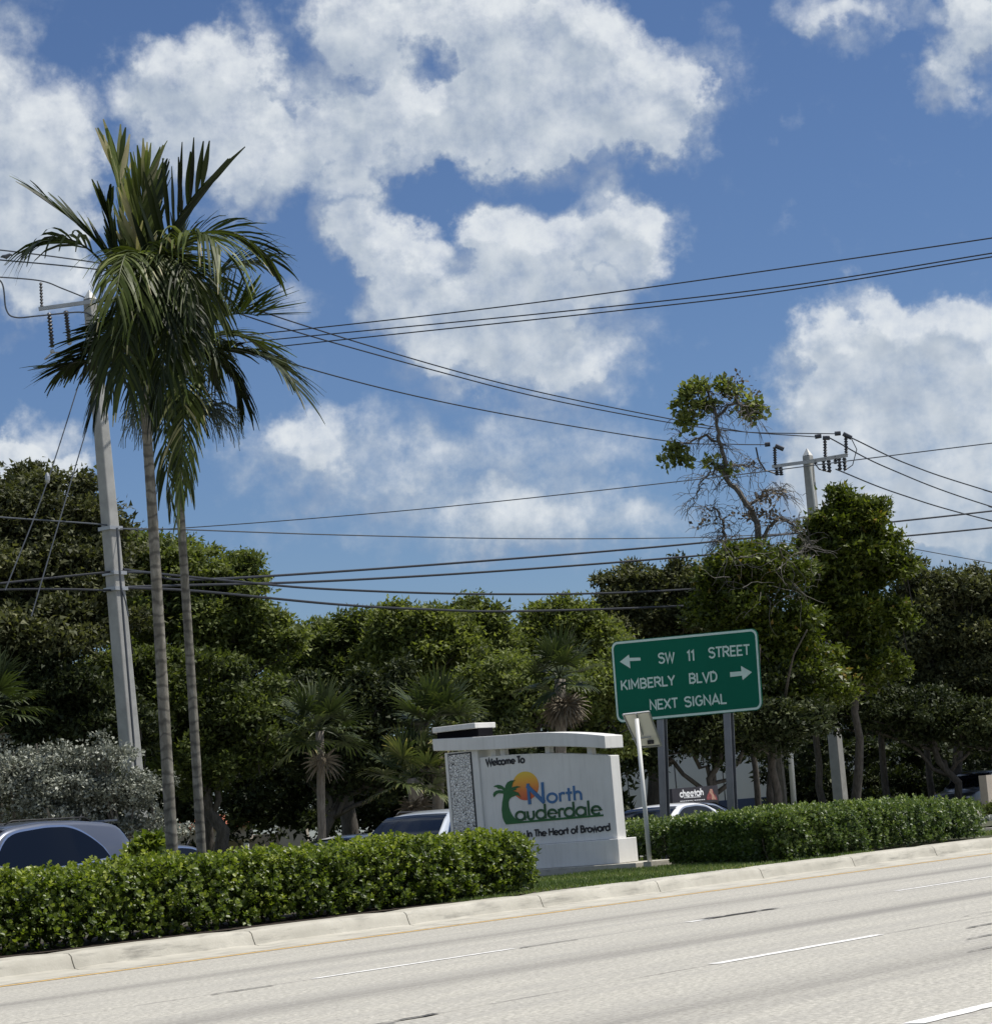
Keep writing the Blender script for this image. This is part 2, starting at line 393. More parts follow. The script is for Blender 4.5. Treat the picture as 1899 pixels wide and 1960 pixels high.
# ------------------------------------------------------------------ foliage
def leaves(P, A, Nn, ln, wd, fold=.25):
    """one bent two-triangle leaf per row: P base, A axis, Nn normal, ln length, wd half width"""
    A = A / (np.linalg.norm(A, axis=1, keepdims=True) + 1e-9)
    S = np.cross(A, Nn); S /= np.linalg.norm(S, axis=1, keepdims=True) + 1e-9
    Nr = np.cross(S, A); ln = ln[:, None]; wd = wd[:, None]
    m_ = P + A * ln * .5
    V = np.stack([P, m_ - S * wd + Nr * wd * fold, P + A * ln, m_ + S * wd + Nr * wd * fold], 1).reshape(-1, 3)
    n = len(P); b = np.arange(n)[:, None] * 4
    F = np.concatenate([b + np.array([[0, 1, 2]]), b + np.array([[0, 2, 3]])], 1).reshape(-1, 3)
    return V, F
def round_leaves(P, A, Nn, ln, wd, fold=.3):
    """rounded leaf: six corners folded on the midrib, two quads"""
    A = A / (np.linalg.norm(A, axis=1, keepdims=True) + 1e-9)
    S = np.cross(A, Nn); S /= np.linalg.norm(S, axis=1, keepdims=True) + 1e-9
    Nr = np.cross(S, A); ln = ln[:, None]; wd = wd[:, None]
    up = Nr * wd * fold
    V = np.stack([P, P + A * ln * .35 - S * wd * .85 + up, P + A * ln * .8 - S * wd * .85 + up * .7, P + A * ln - Nr * ln * .12,
                  P + A * ln * .8 + S * wd * .85 + up * .7, P + A * ln * .35 + S * wd * .85 + up], 1).reshape(-1, 3)
    n = len(P); b = np.arange(n)[:, None] * 6
    F = np.concatenate([b + np.array([[0, 1, 2, 3]]), b + np.array([[0, 3, 4, 5]])], 1).reshape(-1, 4)
    return V, F
def rdir(n): v = rng.normal(size=(n, 3)); return v / np.linalg.norm(v, axis=1, keepdims=True)

def crown(name, lobes, nleaf, size, mat, parent, tint0=.45, droop=0, clump=.45, per=38, tri=False):
    """lobes: (centre, radii). Leaves gathered in clumps on and in the lobes, outline uneven"""
    area = np.array([l[1][0] * l[1][2] for l in lobes]); share = area / area.sum()
    P = []; T = []; O = []
    for (c, r), sh in zip(lobes, share):
        c = np.array(c); r = np.array(r); nl = int(nleaf * sh); nc = max(3, nl // per)
        # boughs: smaller masses that break the lobe up, clumps sit on them
        nb = max(3, min(16, nc // 5)); bd = rdir(nb); bd[:, 2] = np.where(bd[:, 2] < -.2, -bd[:, 2] * .5, bd[:, 2])
        bc = bd * (rng.uniform(.40, 1.0, nb))[:, None]; br = rng.uniform(.20, .50, nb); bt = rng.normal(0, .10, nb)
        bi = rng.integers(0, nb, nc); d = rdir(nc); d[:, 2] = np.where(d[:, 2] < -.35, -d[:, 2], d[:, 2])
        q = bc[bi] + d * (br[bi] * rng.uniform(.55, 1.08, nc))[:, None]
        inner = rng.random(nc) < .24; qi = rdir(nc) * (rng.random(nc) ** .5 * .8)[:, None]; q = np.where(inner[:, None], qi, q)
        cc = c + q * r
        idx = rng.integers(0, nc, nl)
        cr = rng.uniform(.45, 1.35, nc)[idx] * clump
        far_ = np.where(rng.random(nl) < .14, rng.uniform(1.05, 1.5, nl), 1.0)
        off = rdir(nl) * (rng.random(nl) ** .5 * cr * far_)[:, None]; off[:, 2] *= .62
        P.append(cc[idx] + off)
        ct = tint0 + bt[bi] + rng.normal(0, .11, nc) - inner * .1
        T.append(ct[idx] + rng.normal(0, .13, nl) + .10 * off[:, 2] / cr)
        O.append(d[idx] * .5 + off / cr[:, None])
    P = np.concatenate(P); T = np.concatenate(T); O = np.concatenate(O); n = len(P)
    A = O * .8 + rdir(n) * .9; A[:, 2] -= droop
    Nn = np.array([0, 0, .55]) + O * .5 + rdir(n) * .75
    s = size * rng.uniform(.6, 1.35, n)
    if tri:
        A /= np.linalg.norm(A, axis=1, keepdims=True); S = np.cross(A, Nn); S /= np.linalg.norm(S, axis=1, keepdims=True) + 1e-9
        V = np.stack([P - S * (s * .34)[:, None], P + S * (s * .34)[:, None], P + A * s[:, None]], 1).reshape(-1, 3)
        return fast_mesh(name, V, np.arange(3 * n).reshape(-1, 3), mat, parent, np.clip(T, 0, 1))
    V, F = leaves(P, A, Nn, s, s * .30)
    return fast_mesh(name, V, F, mat, parent, np.repeat(np.clip(T, 0, 1), 2))

def L_(items, D, depth=None):
    """lobes from readings: centre, radii in pixels of the reading at distance D"""
    out = []
    for it in items:
        cx, cy, rx, ry = it[:4]; dd = it[4] if len(it) > 4 else 0
        k = (D + dd) / F_PX; dp = (rx + ry) / 2 * k if depth is None else depth
        out.append((at(cx, cy, D + dd), (rx * k, dp, ry * k)))
    return out
def wob(pts, n=6, amp=.1):
    pts = [np.array(p, float) for p in pts]; out = []
    for i in range(len(pts) - 1):
        for k in range(n): out.append(pts[i] * (1 - k / n) + pts[i + 1] * k / n + rng.normal(0, amp, 3) * (0 if (i == 0 and k == 0) else 1))
    out.append(pts[-1]); return out

def tree(name, items, D, nleaf, size, mat, label, group=None, base_px=None, trunk_r=.28, tint0=.45, barkm='bark', base_z=0, limbs=6, **kw):
    lob = L_(items, D)
    cen = np.mean([l[0] for l in lob], 0)
    if base_px is None: bx, by = cen[0], cen[1]
    else:
        q = at(base_px, 1560, D); bx, by = q[0], q[1]
    root = empty(name, (bx, by, base_z), label, 'tree', group)
    top = cen.copy()
    mb = MB(); b0 = np.array([bx, by, base_z - .1]); fork = b0 * .45 + top * .55; fork[2] = base_z + (cen[2] - base_z) * .45
    mb.tube(wob([b0, fork, top], 4, .08), [trunk_r * (1.3 - i * .12) for i in range(9)], 8)
    mb.build('trunk', M[barkm], root, True)
    order = sorted(range(len(lob)), key=lambda i: -lob[i][1][0])[:limbs]
    for i in order:
        c = lob[i][0]; lb = MB(); mid = fork * .5 + c * .5 + np.array([0, 0, .4])
        pts = wob([fork, mid, c], 4, .12)
        lb.tube(pts, list(np.linspace(trunk_r * .5, .05, len(pts))), 6)
        for k in range(5):
            st = pts[4 + k % 4]; e = c + rdir(1)[0] * lob[i][1] * .85
            q = wob([st, e], 4, .1); lb.tube(q, list(np.linspace(.06, .015, len(q))), 4, False)
        lb.build('branch', M[barkm], root, True)
    sat = []
    for c, r in lob:
        for j in range(6):
            a = rng.uniform(-.5, math.pi + .5); q = rng.uniform(.88, 1.16); rr = np.array(r) * rng.uniform(.16, .34)
            sat.append((c + RV * math.cos(a) * r[0] * q + np.array([0, 0, 1.]) * math.sin(a) * r[2] * q + F0 * rng.normal(0, .35) * r[1], tuple(rr * np.array([1, 1, rng.uniform(.7, 1.3)]))))
    # thin shoots standing out of the outline
    sb = MB()
    for c, r in sat[::2]:
        b_ = np.array(c) - np.array([0, 0, r[2] * 2.2]) + rng.normal(0, .2, 3); sb.tube([b_, np.array(c) + np.array([0, 0, r[2] * .7])], [.03, .008], 3, False)
    tag(sb.build('twig', M[barkm], root), kind='stuff')
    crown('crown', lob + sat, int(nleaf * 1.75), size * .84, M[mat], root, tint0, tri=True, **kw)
    return root

# ------------------------------------------------------------------ ground, roads, median
def road_mat():
    n = NT('worn_pavement', .85); g = n.N.new('ShaderNodeNewGeometry'); s = n.N.new('ShaderNodeSeparateXYZ'); n.L.new(g.outputs['Position'], s.inputs[0])
    v = n.co((1, 1, 1), 'World')
    fine = n.noise(v, 24, 4, .75); mid = n.noise(v, 1.7, 5, .6)
    vs = n.co((.045, 1.0, 1), 'World'); streak = n.noise(vs, 2.3, 5, .62)
    vs2 = n.co((.12, 1.6, 1), 'World'); streak2 = n.noise(vs2, 5, 4, .6)
    base = n.ramp(fine, [(.30, (.20, .19, .16)), (.5, (.43, .41, .355)), (.70, (.68, .65, .57))])
    base = n.mix(n.ramp(mid, [(.35, (.0, .0, .0)), (.75, (.35, .35, .35))]), base, (.33, .315, .285))
    base = n.mix(n.ramp(streak, [(.42, (0, 0, 0)), (.72, (.42, .42, .42))]), base, (.26, .25, .235))
    base = n.mix(n.ramp(streak2, [(.5, (0, 0, 0)), (.8, (.18, .18, .18))]), base, (.22, .21, .20))
    # wheel and oil paths of the four lanes, worn darker into the surface
    def band(c, w, amt, col, b):
        d = n.math('ABSOLUTE', n.math('SUBTRACT', n.math('ADD', s.outputs[1], n.math('MULTIPLY', streak, .25)), c + .125))
        f = n.math('SUBTRACT', 1.0, n.math('DIVIDE', d, w), clamp=True)
        f = n.math('MULTIPLY', n.math('POWER', f, 1.5), n.math('MULTIPLY_ADD', streak, 1.3, -.1, True))
        return n.mix(n.math('MULTIPLY', f, amt), b, col)
    for c in (15.6, 11.7, 7.8, 3.9): base = band(c, .75, 1.0, (.17, .16, .145), base)
    # paving joints between the lanes
    for c in (13.62, 9.74, 5.86):
        d = n.math('ABSOLUTE', n.math('SUBTRACT', n.math('ADD', s.outputs[1], n.math('MULTIPLY', streak2, .05)), c + .025))
        f = n.math('SUBTRACT', 1.0, n.math('DIVIDE', d, .05), clamp=True)
        f = n.math('MULTIPLY', f, n.math('MULTIPLY_ADD', n.noise(n.co((.5, 1, 1), 'World'), 3, 3), 2.2, -.55, True))
        base = n.mix(n.math('MULTIPLY', f, .8), base, (.10, .095, .09))
    n.col(base); n.bump(fine, .5, .006)
    return n.m
M['road'] = road_mat()
def far_ground():
    n = NT('ground_soil', .95); v = n.co(kind='World'); f = n.noise(v, .25, 6, .6); f2 = n.noise(v, 9, 4, .6)
    c = n.ramp(f, [(.35, (.05, .065, .022)), (.65, (.09, .10, .045))])
    n.col(n.mix(n.ramp(f2, [(.4, (0, 0, 0)), (.7, (.6, .6, .6))]), c, (.13, .115, .075))); n.bump(f2, .5, .03); return n.m
M['ground'] = far_ground()
def median_mat():
    n = NT('median_soil', .95); v = n.co(kind='World'); f2 = n.noise(v, 14, 5, .65)
    n.col(n.ramp(f2, [(.35, (.03, .028, .016)), (.5, (.055, .06, .025)), (.7, (.11, .10, .055))])); n.bump(f2, .8, .03); return n.m
M['median'] = median_mat()
def kerb_mat():
    n = NT('kerb_concrete', .85); v = n.co(kind='World'); f = n.noise(v, 2.2, 6, .62); g_ = n.noise(v, 45, 3, .6)
    vs = n.co((1.1, 5, 9), 'World'); st = n.noise(vs, 1.3, 6, .7)
    c = n.ramp(f, [(.3, (.38, .36, .305)), (.7, (.53, .505, .435))])
    c = n.mix(n.ramp(g_, [(.35, (.35, .35, .35)), (.55, (0, 0, 0))]), c, (.40, .38, .32))
    c = n.mix(n.ramp(st, [(.52, (0, 0, 0)), (.70, (.8, .8, .8))]), c, (.20, .19, .165))
    n.col(c); n.bump(g_, .5, .006); return n.m
M['kerb'] = kerb_mat()
M['mulch'] = plain('mulch', (.035, .024, .016), .95, var=.5, scale=12, bump=1)
M['paint_mark'] = NT('road_paint', .7).m
def mark_mat(name, c, lo, hi):
    n = NT(name, .75); v = n.co((.6, 2.5, 1), 'World'); f = n.noise(v, 16, 5, .7)
    n.col(n.ramp(f, [(lo, (.36, .345, .31)), (hi, c)])); return n.m
M['white_mark'] = mark_mat('white_road_paint', (.80, .79, .76), .34, .46)
M['yellow_mark'] = mark_mat('yellow_road_paint', (.70, .43, .12), .28, .50)
M['dark_mark'] = mark_mat('dark_road_streak', (.05, .048, .045), .30, .48)

g_ = MB(); g_.quad((-2500, -2500, -.30), (3000, -2500, -.30), (3000, 3000, -.30), (-2500, 3000, -.30))
tag(g_.build('ground', M['ground']), kind='structure')
rd = MB(); rd.quad((-150, -6, 0), (450, -6, 0), (450, 18.3, 0), (-150, 18.3, 0)); rd.quad((-150, -6.0, -.3), (450, -6.0, -.3), (450, -6, 0), (-150, -6, 0))
tag(rd.build('road', M['road']), kind='structure')
nv = MB(); nv.quad((-150, -60, .02), (450, -60, .02), (450, -6.05, .02), (-150, -6.05, .02))
tag(nv.build('verge', M['ground']), kind='structure')
fr = MB(); fr.quad((-150, 29.3, -.12), (450, 29.3, -.12), (450, 40.2, -.12), (-150, 40.2, -.12))
tag(fr.build('road', M['road']), kind='structure')
fv = MB(); fv.quad((-150, 40.25, -.02), (450, 40.25, -.02), (450, 400, -.02), (-150, 400, -.02)); fv.quad((-150, 40.25, -.2), (450, 40.25, -.2), (450, 40.25, -.02), (-150, 40.25, -.02))
tag(fv.build('verge', M['ground']), kind='structure')
def mz(t): return .20 - .02 * max(0, min(1, (t - 19.2) / 4))
S_END = 42.3
md_ = MB()
prof = [19.25, 20, 21, 22, 23, 24, 26, 28, 28.9]
md_.grid([[(s, t, mz(t) - .01) for t in prof] for s in (-150, 0, 20, 30, 35, S_END - 1.2)])
tag(md_.build('median_ground', M['median']), kind='structure')
# nose of the median where the turn lane opens
ns = MB(); ns.grid([[(s, t, .19) for t in (24.5, 26, 28.9)] for s in (S_END - 1.19, 60, 90, 200, 440)])
tag(ns.build('median_ground', M['median']), kind='structure')

tl = MB(); tl.quad((S_END - 2, 18.29, -.004), (450, 18.29, -.004), (450, 24.3, -.004), (S_END - 2, 24.3, -.004))
tag(tl.build('road', M['road']), kind='structure')
ks = MB(); ks.box((250, 24.4, .07), (400, .24, .27)); tag(ks.build('kerb', M['kerb']), kind='structure')
# near kerb: gutter pan, sloped face and top, cast in lengths with open joints
kroot = empty('kerb', (0, 18.2, 0), kind='structure')
JT = [16.9 - 2.63 * 12 + 2.63 * i for i in range(46)]
def kprof(w=0): return [(18.12, -.05), (18.12, .006), (18.30, .010), (18.80, .030), (18.86, .040), (18.885, .10), (18.905, .165), (18.94, .192), (19.02, .200), (19.28, .202), (19.28, -.05)]
def kseg(s0, s1, path):
    """sweep the kerb profile between two path parameters"""
    k = MB(); n = 8; rows = []
    for i in range(n + 1):
        s = s0 + (s1 - s0) * i / n
        (x, y), (nx, ny) = path(s)
        rows.append([(x + nx * (t - 18.12), y + ny * (t - 18.12), z - (.0 if 0 < i < n else .012 if z > .02 else 0) + (rng.normal(0, .0005) if z > .03 else 0)) for t, z in kprof()])
    k.grid(rows)
    nk = len(kprof())
    k.f.append(tuple(range(nk))); k.f.append(tuple(len(k.v) - nk + i for i in range(nk))[::-1])
    return k
def kpath(s):
    R = 7.0; s0 = S_END - 2
    if s <= s0: return (s, 18.12), (0, 1)
    a = min((s - s0) / R, 1.15)
    x = s0 + R * math.sin(a); y = 18.12 + R * (1 - math.cos(a)); d = (math.cos(a), math.sin(a))
    e = s - s0 - a * R
    return (x + d[0] * e, y + d[1] * e), (-d[1], d[0])
for i in range(9, 30):
    o = kseg(JT[i] + .008, JT[i + 1] - .008, kpath).build('kerb_segment', M['kerb'], kroot, True)
    md = o.modifiers.new('edge', 'EDGE_SPLIT'); md.split_angle = .9
far_k = MB()
for t0, t1 in ((28.9, 29.3), (40.2, 40.5)): far_k.box((80, (t0 + t1) / 2, -.01), (460, t1 - t0, .40))
tag(far_k.build('kerb', M['kerb']), kind='structure')
# grass weed in a joint
mk_root = empty('road_markings', (0, 0, 0), kind='structure')
def strip(s0, s1, t, w, mat, name, z=.004, jag=.012):
    k = MB(); n = max(2, int((s1 - s0) / .12))
    k.grid([[(s0 + (s1 - s0) * i / n, t - w / 2 + rng.normal(0, jag * .35), z), (s0 + (s1 - s0) * i / n, t + w / 2 + rng.normal(0, jag * .35), z)] for i in range(n + 1)])
    return k.build(name, M[mat], mk_root)
strip(2, S_END + 40, 18.0, .11, 'yellow_mark', 'edge_line')
for k_ in range(-1, 6):
    s = 14.75 + 9.7 * k_
    strip(s, s + 2.65, 13.62, .085, 'white_mark', 'lane_dash')
    strip(s, s + 2.4, 9.74, .11, 'white_mark', 'lane_dash')
    strip(s - 4.2, s - 1.6, 5.86, .12, 'white_mark', 'lane_dash')
strip(20.25, 20.62, 13.64, .10, 'white_mark', 'lane_dash')
strip(20.55, 22.0, 13.70, .09, 'dark_mark', 'dark_streak', .008, .05)  # tyre skid marks along the lane lines
strip(11.0, 11.6, 9.70, .05, 'dark_mark', 'dark_streak', .008, .04)
strip(10.3, 11.1, 9.60, .03, 'dark_mark', 'dark_streak', .008, .04)
strip(13.5, 14.2, 13.55, .035, 'dark_mark', 'dark_streak', .008, .03)
strip(17.4, 18.3, 13.55, .03, 'dark_mark', 'dark_streak', .008, .03)
for (x, y, l_, w_) in ((1885, 1772, .9, .022), (1893, 1792, 1.0, .028), (1900, 1815, .8, .02), (1880, 1750, .9, .012)):  # thin dark streaks laid on the road at the right edge
    p = gz(x, y, 0); strip(p[0] - .35, p[0] + l_, p[1], w_, 'dark_mark', 'dark_streak', .008, .03)

# grass in the open strip of the median
def grass_patch(name, poly_s, poly_t, n, h, label=None):
    P = np.stack([rng.uniform(*poly_s, n), rng.uniform(*poly_t, n), np.zeros(n)], 1)
    cl = rng.random(n) < (.55 + .45 * np.sin(P[:, 0] * 2.1 + np.sin(P[:, 1] * 3)) * .5 + .3)
    P = P[cl]; n = len(P)
    P[:, 2] = .185 - .02 * np.clip((P[:, 1] - 19.2) / 4, 0, 1)
    A = np.array([0, 0, 1.]) + rng.normal(0, .55, (n, 3)) * np.array([1, 1, .2])
    ln = h * rng.uniform(.5, 1.5, n)
    V, F = leaves(P, A, rdir(n), ln, np.full(n, .006), 0)
    o = fast_mesh(name, V, F, M['grass'], tint=np.repeat(np.clip(rng.normal(.5, .2, n) + .15 * np.sin(P[:, 0] * 1.3) , 0, 1), 2))
    return tag(o, kind='stuff')
grass_patch('grass', (23.5, 34.0), (19.22, 24.4), 70000, .055)
grass_patch('grass', (39.6, 42), (19.4, 28.5), 16000, .08)
mu = MB(); mu.grid([[(s, 19.27 + .03 * math.sin(s * 5), .207), (s, 21.8, mz(21.8) + .02)] for s in np.linspace(5, 26.3, 60)])
tag(mu.build('mulch_bed', M['mulch']), kind='structure')

# ------------------------------------------------------------------ hedges
def hedge(name, label, sec, n_side, leaf, mat, u0, u1, top_pts, shape=round_leaves, tint0=.5, wf=.36):
    """sec(u) -> base front point, unit inward vector, depth, bottom z, top z ; leaves lie on a clipped surface"""
    root = empty(name, tuple(sec((u0 + u1) / 2)[0]) + (.2,), label, 'hedge')
    RO = 6; n = n_side // RO; u = rng.uniform(u0, u1, n)
    P = np.zeros((n, 3)); Nn = np.zeros((n, 3)); T = np.zeros(n)
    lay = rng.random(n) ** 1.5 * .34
    q = rng.random(n)
    tl = rng.random(n)
    for i in range(n):
        (bx, by), (ix, iy), dep, z0, z1 = sec(u[i]); H = z1 - z0
        tot = H + dep + H * .6; d = q[i] * tot
        r_ = .16
        lump = .035 * math.sin(u[i] * 3.1 + 1.7 * math.sin(q[i] * 9)) + .035 * math.sin(u[i] * 9 + q[i] * 21) + .03 * math.sin(u[i] * 23 + 3 * math.sin(q[i] * 31))
        if d < H:
            z = z0 + .04 + d; off = 0.0; nx = -1.0; nz = .25
            if z > z1 - r_: a = (z - (z1 - r_)) / r_; off = r_ * (1 - math.sqrt(max(0, 1 - a * a))); nz = .2 + a; nx = -1 + .5 * a
            if z < z0 + .25: off += (z0 + .25 - z) * .45
            off += lay[i] + lump
        elif d < H + dep:
            e = (d - H) / dep; off = r_ * .6 + e * (dep - r_ * 1.2); z = z1 - lay[i] + lump + .02; nx = 0; nz = 1
        else:
            z = z1 - (d - H - dep); off = dep - lay[i] + lump; nx = 1; nz = .25
        P[i] = (bx + ix * off, by + iy * off, z); Nn[i] = (ix * nx, iy * nx, nz)
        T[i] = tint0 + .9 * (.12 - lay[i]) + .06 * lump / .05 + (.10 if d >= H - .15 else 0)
    # shoots: each carries a loose rosette of leaves opening outwards and upwards
    ax = Nn * .6 + np.array([0, 0, .5]) + rdir(n) * .55; ax /= np.linalg.norm(ax, axis=1, keepdims=True)
    shoot = leaf * rng.uniform(.7, 1.25, n); ct = rng.normal(0, .10, n)
    e1 = np.cross(ax, rdir(n)); e1 /= np.linalg.norm(e1, axis=1, keepdims=True) + 1e-9; e2 = np.cross(ax, e1)
    PP, AA, NN, SS, TT = [], [], [], [], []
    for j in range(RO):
        phi = (2.4 * j + rng.normal(0, .35, n))[:, None]; th = np.radians(24 + 11 * j + rng.normal(0, 8, n))[:, None]
        rad = e1 * np.cos(phi) + e2 * np.sin(phi)
        AA.append(ax * np.cos(th) + rad * np.sin(th)); NN.append(ax * np.sin(th) - rad * np.cos(th) + rdir(n) * .25)
        PP.append(P - ax * (shoot * .16 * j)[:, None]); SS.append(shoot * rng.uniform(.7, 1.15, n) * (.75 + .06 * j)); TT.append(T + ct + .12 - .05 * j)
    P = np.concatenate(PP); A = np.concatenate(AA); Nl = np.concatenate(NN); s = np.concatenate(SS); T = np.concatenate(TT); n = len(P)
    V, F = shape(P, A, Nl, s, s * wf)
    T = np.clip(T + rng.normal(0, .12, n) + (rng.random(n) < .012) * .5, 0, 1)
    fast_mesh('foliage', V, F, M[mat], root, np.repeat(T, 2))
    # stems and the dark twiggy inside
    st = MB()
    for k in range(int(abs(u1 - u0) / .35)):
        uu = u0 + (u1 - u0) * (k + rng.random()) / int(abs(u1 - u0) / .35)
        (bx, by), (ix, iy), dep, z0, z1 = sec(uu)
        for r_ in (.35, .7):
            b = np.array([bx + ix * dep * r_, by + iy * dep * r_, z0 - .05]) + rng.normal(0, .04, 3)
            for j in range(3):
                st.tube(wob([b, b + np.array([rng.normal(0, .04), rng.normal(0, .04), (z1 - z0) * .75])], 3, .02), .012, 4, False)
    tag(st.build('stem', M['bark'], root), kind='stuff')
    ins = n // 5; u = rng.uniform(u0, u1, ins); P = np.zeros((ins, 3))
    for i in range(ins):
        (bx, by), (ix, iy), dep, z0, z1 = sec(u[i]); o_ = rng.uniform(.22, dep - .22) if dep > .6 else abs(dep) / 2
        P[i] = (bx + ix * o_, by + iy * o_, rng.uniform(z0 + .12, max(z0 + .14, z1 - .2)))
    s = leaf * 1.5 * rng.uniform(.8, 1.2, ins)
    V, F = leaves(P, rdir(ins), rdir(ins), s, s * .4)
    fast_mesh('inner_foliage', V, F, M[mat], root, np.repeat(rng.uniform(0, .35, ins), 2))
    return root
def sec1(u):
    e = max(0, (u - 24.9) / 1.1); rr = 1 - math.sqrt(max(0, 1 - min(e, 1) ** 2)) if e > 0 else 0
    z1 = 1.02 - .025 * max(0, min(1, (u - 14) / 9)) + .02 * math.sin(u * 1.7) - .25 * rr
    return (u, 19.42 + .05 * math.sin(u * 1.3) + rr * .55), (0, 1), 1.75 - 1.0 * rr, .2, z1
hedge('clipped_hedge', 'long bright green clipped hedge of round leaves left of the white monument sign', sec1, 102000, .062, 'hedge_leaf', 9.0, 26.0, None, wf=.42, tint0=.42)
def sec2(u):
    # along the kerb (u = s), deep block; a little lower at both ends
    e0 = max(0, (32.3 - u) / .9); e1 = max(0, (u - 37.9) / 1.3)
    r0 = 1 - math.sqrt(max(0, 1 - min(e0, 1) ** 2)); r1 = 1 - math.sqrt(max(0, 1 - min(e1, 1) ** 2))
    z1 = .90 + .05 * math.sin((u - 31) * .5) - .16 * r0 - .34 * r1 + .02 * math.sin(u * 2.3) - .05 * max(0, (u - 36) / 3)
    dep = max(.3, min(3.5, (u - 31.5) / .75)) if u < 35.4 else 7.0
    return (u, 19.42 + r1 * 1.6 + r0 * .4), (0, 1), dep - r1 * 3, .2, z1
hd2 = hedge('clipped_hedge', 'darker green clipped hedge behind the solar panel post, right of the white monument sign', sec2, 120000, .062, 'hedge2_leaf', 31.5, 39.2, None, shape=leaves, tint0=.45, wf=.36)
# its end face towards the monument
n = 24000; P = np.stack([31.55 + rng.random(n) ** 1.5 * .35 + 0 * rng.random(n), rng.uniform(19.6, 23.3, n), rng.uniform(.24, .90, n)], 1)
P[:, 0] += (P[:, 1] - 19.6) * .75 + .05 * np.sin(P[:, 1] * 4) + .04 * np.sin(P[:, 2] * 11) + np.clip(P[:, 2] - .74, 0, 1) ** 2 * 4
s = .07 * rng.uniform(.7, 1.3, n)
V, F = leaves(P, np.array([-.75, 0, .4]) + rdir(n) * .9, np.array([-.6, -.1, .5]) + rdir(n) * .8, s, s * .36)
fast_mesh('foliage', V, F, M['hedge2_leaf'], hd2, np.repeat(np.clip(rng.normal(.46, .15, n), 0, 1), 2))
# leafy shoots behind the near hedge
sh = empty('leafy_shrub', tuple(at(285, 1640, 32)[:2]) + (.25,), 'small bright green leafy shrub poking above the hedge beside the palm trunks', 'shrub')
crown('foliage', L_([(285, 1628, 26, 24), (262, 1640, 18, 14), (300, 1610, 10, 12)], 32), 1500, .10, M['hedge_leaf'], sh, .6, clump=.12, per=14)
k = MB(); b = at(285, 1640, 32); k.tube([(b[0], b[1], .2), b], .02, 5); k.build('stem', M['bark'], sh)

# ------------------------------------------------------------------ stroke lettering
def arc(cx, cy, rx, ry, a0, a1, n=14):
    return [(cx + rx * math.cos(math.radians(a0 + (a1 - a0) * i / n)), cy + ry * math.sin(math.radians(a0 + (a1 - a0) * i / n))) for i in range(n + 1)]
HW = {  # highway capitals, cap height 1
 'S': (.52, [arc(.24, .74, .22, .22, 20, 270) + arc(.24, .26, .22, .26, 90, -160)]),
 'W': (.72, [[(0, 1), (.17, .02), (.34, .95), (.51, .02), (.68, 1)]]), '1': (.26, [[(.0, .82), (.14, .98), (.14, 0)]]),
 'T': (.50, [[(0, .96), (.48, .96)], [(.24, .96), (.24, 0)]]), 'R': (.54, [[(.04, 0), (.04, .96), (.26, .96)] + arc(.26, .72, .2, .24, 90, -90) + [(.04, .48)], [(.25, .48), (.5, 0)]]),
 'E': (.48, [[(.44, .96), (.04, .96), (.04, .04), (.44, .04)], [(.04, .5), (.38, .5)]]), 'K': (.54, [[(.04, 0), (.04, 1)], [(.46, 1), (.06, .38)], [(.2, .58), (.5, 0)]]),
 'I': (.18, [[(.07, 0), (.07, 1)]]), 'M': (.66, [[(.04, 0), (.04, .97), (.3, .3), (.56, .97), (.56, 0)]]),
 'B': (.54, [[(.04, .5), (.04, .96), (.26, .96)] + arc(.26, .74, .18, .22, 90, -90) + [(.04, .52)], [(.04, .52), (.04, .04), (.26, .04)] + arc(.26, .27, .21, .23, -90, 90)]),
 'L': (.44, [[(.04, 1), (.04, .04), (.42, .04)]]), 'Y': (.54, [[(0, 1), (.25, .46), (.5, 1)], [(.25, .46), (.25, 0)]]),
 'V': (.56, [[(0, 1), (.26, .02), (.52, 1)]]), 'D': (.54, [[(.04, .04), (.04, .96), (.22, .96)] + arc(.22, .5, .26, .46, 90, -90) + [(.04, .04)]]),
 'N': (.56, [[(.04, 0), (.04, .97), (.48, .03), (.48, 1)]]), 'X': (.52, [[(0, 1), (.48, 0)], [(.48, 1), (0, 0)]]),
 'G': (.56, [arc(.27, .5, .24, .47, 50, 340) + [(.49, .5), (.3, .5)]]), 'A': (.58, [[(0, 0), (.27, .98), (.54, 0)], [(.1, .3), (.44, .3)]]), ' ': (.42, [])}
X = .62
def circ(cx, r): return arc(cx, r, r, r, 0, 360, 20)
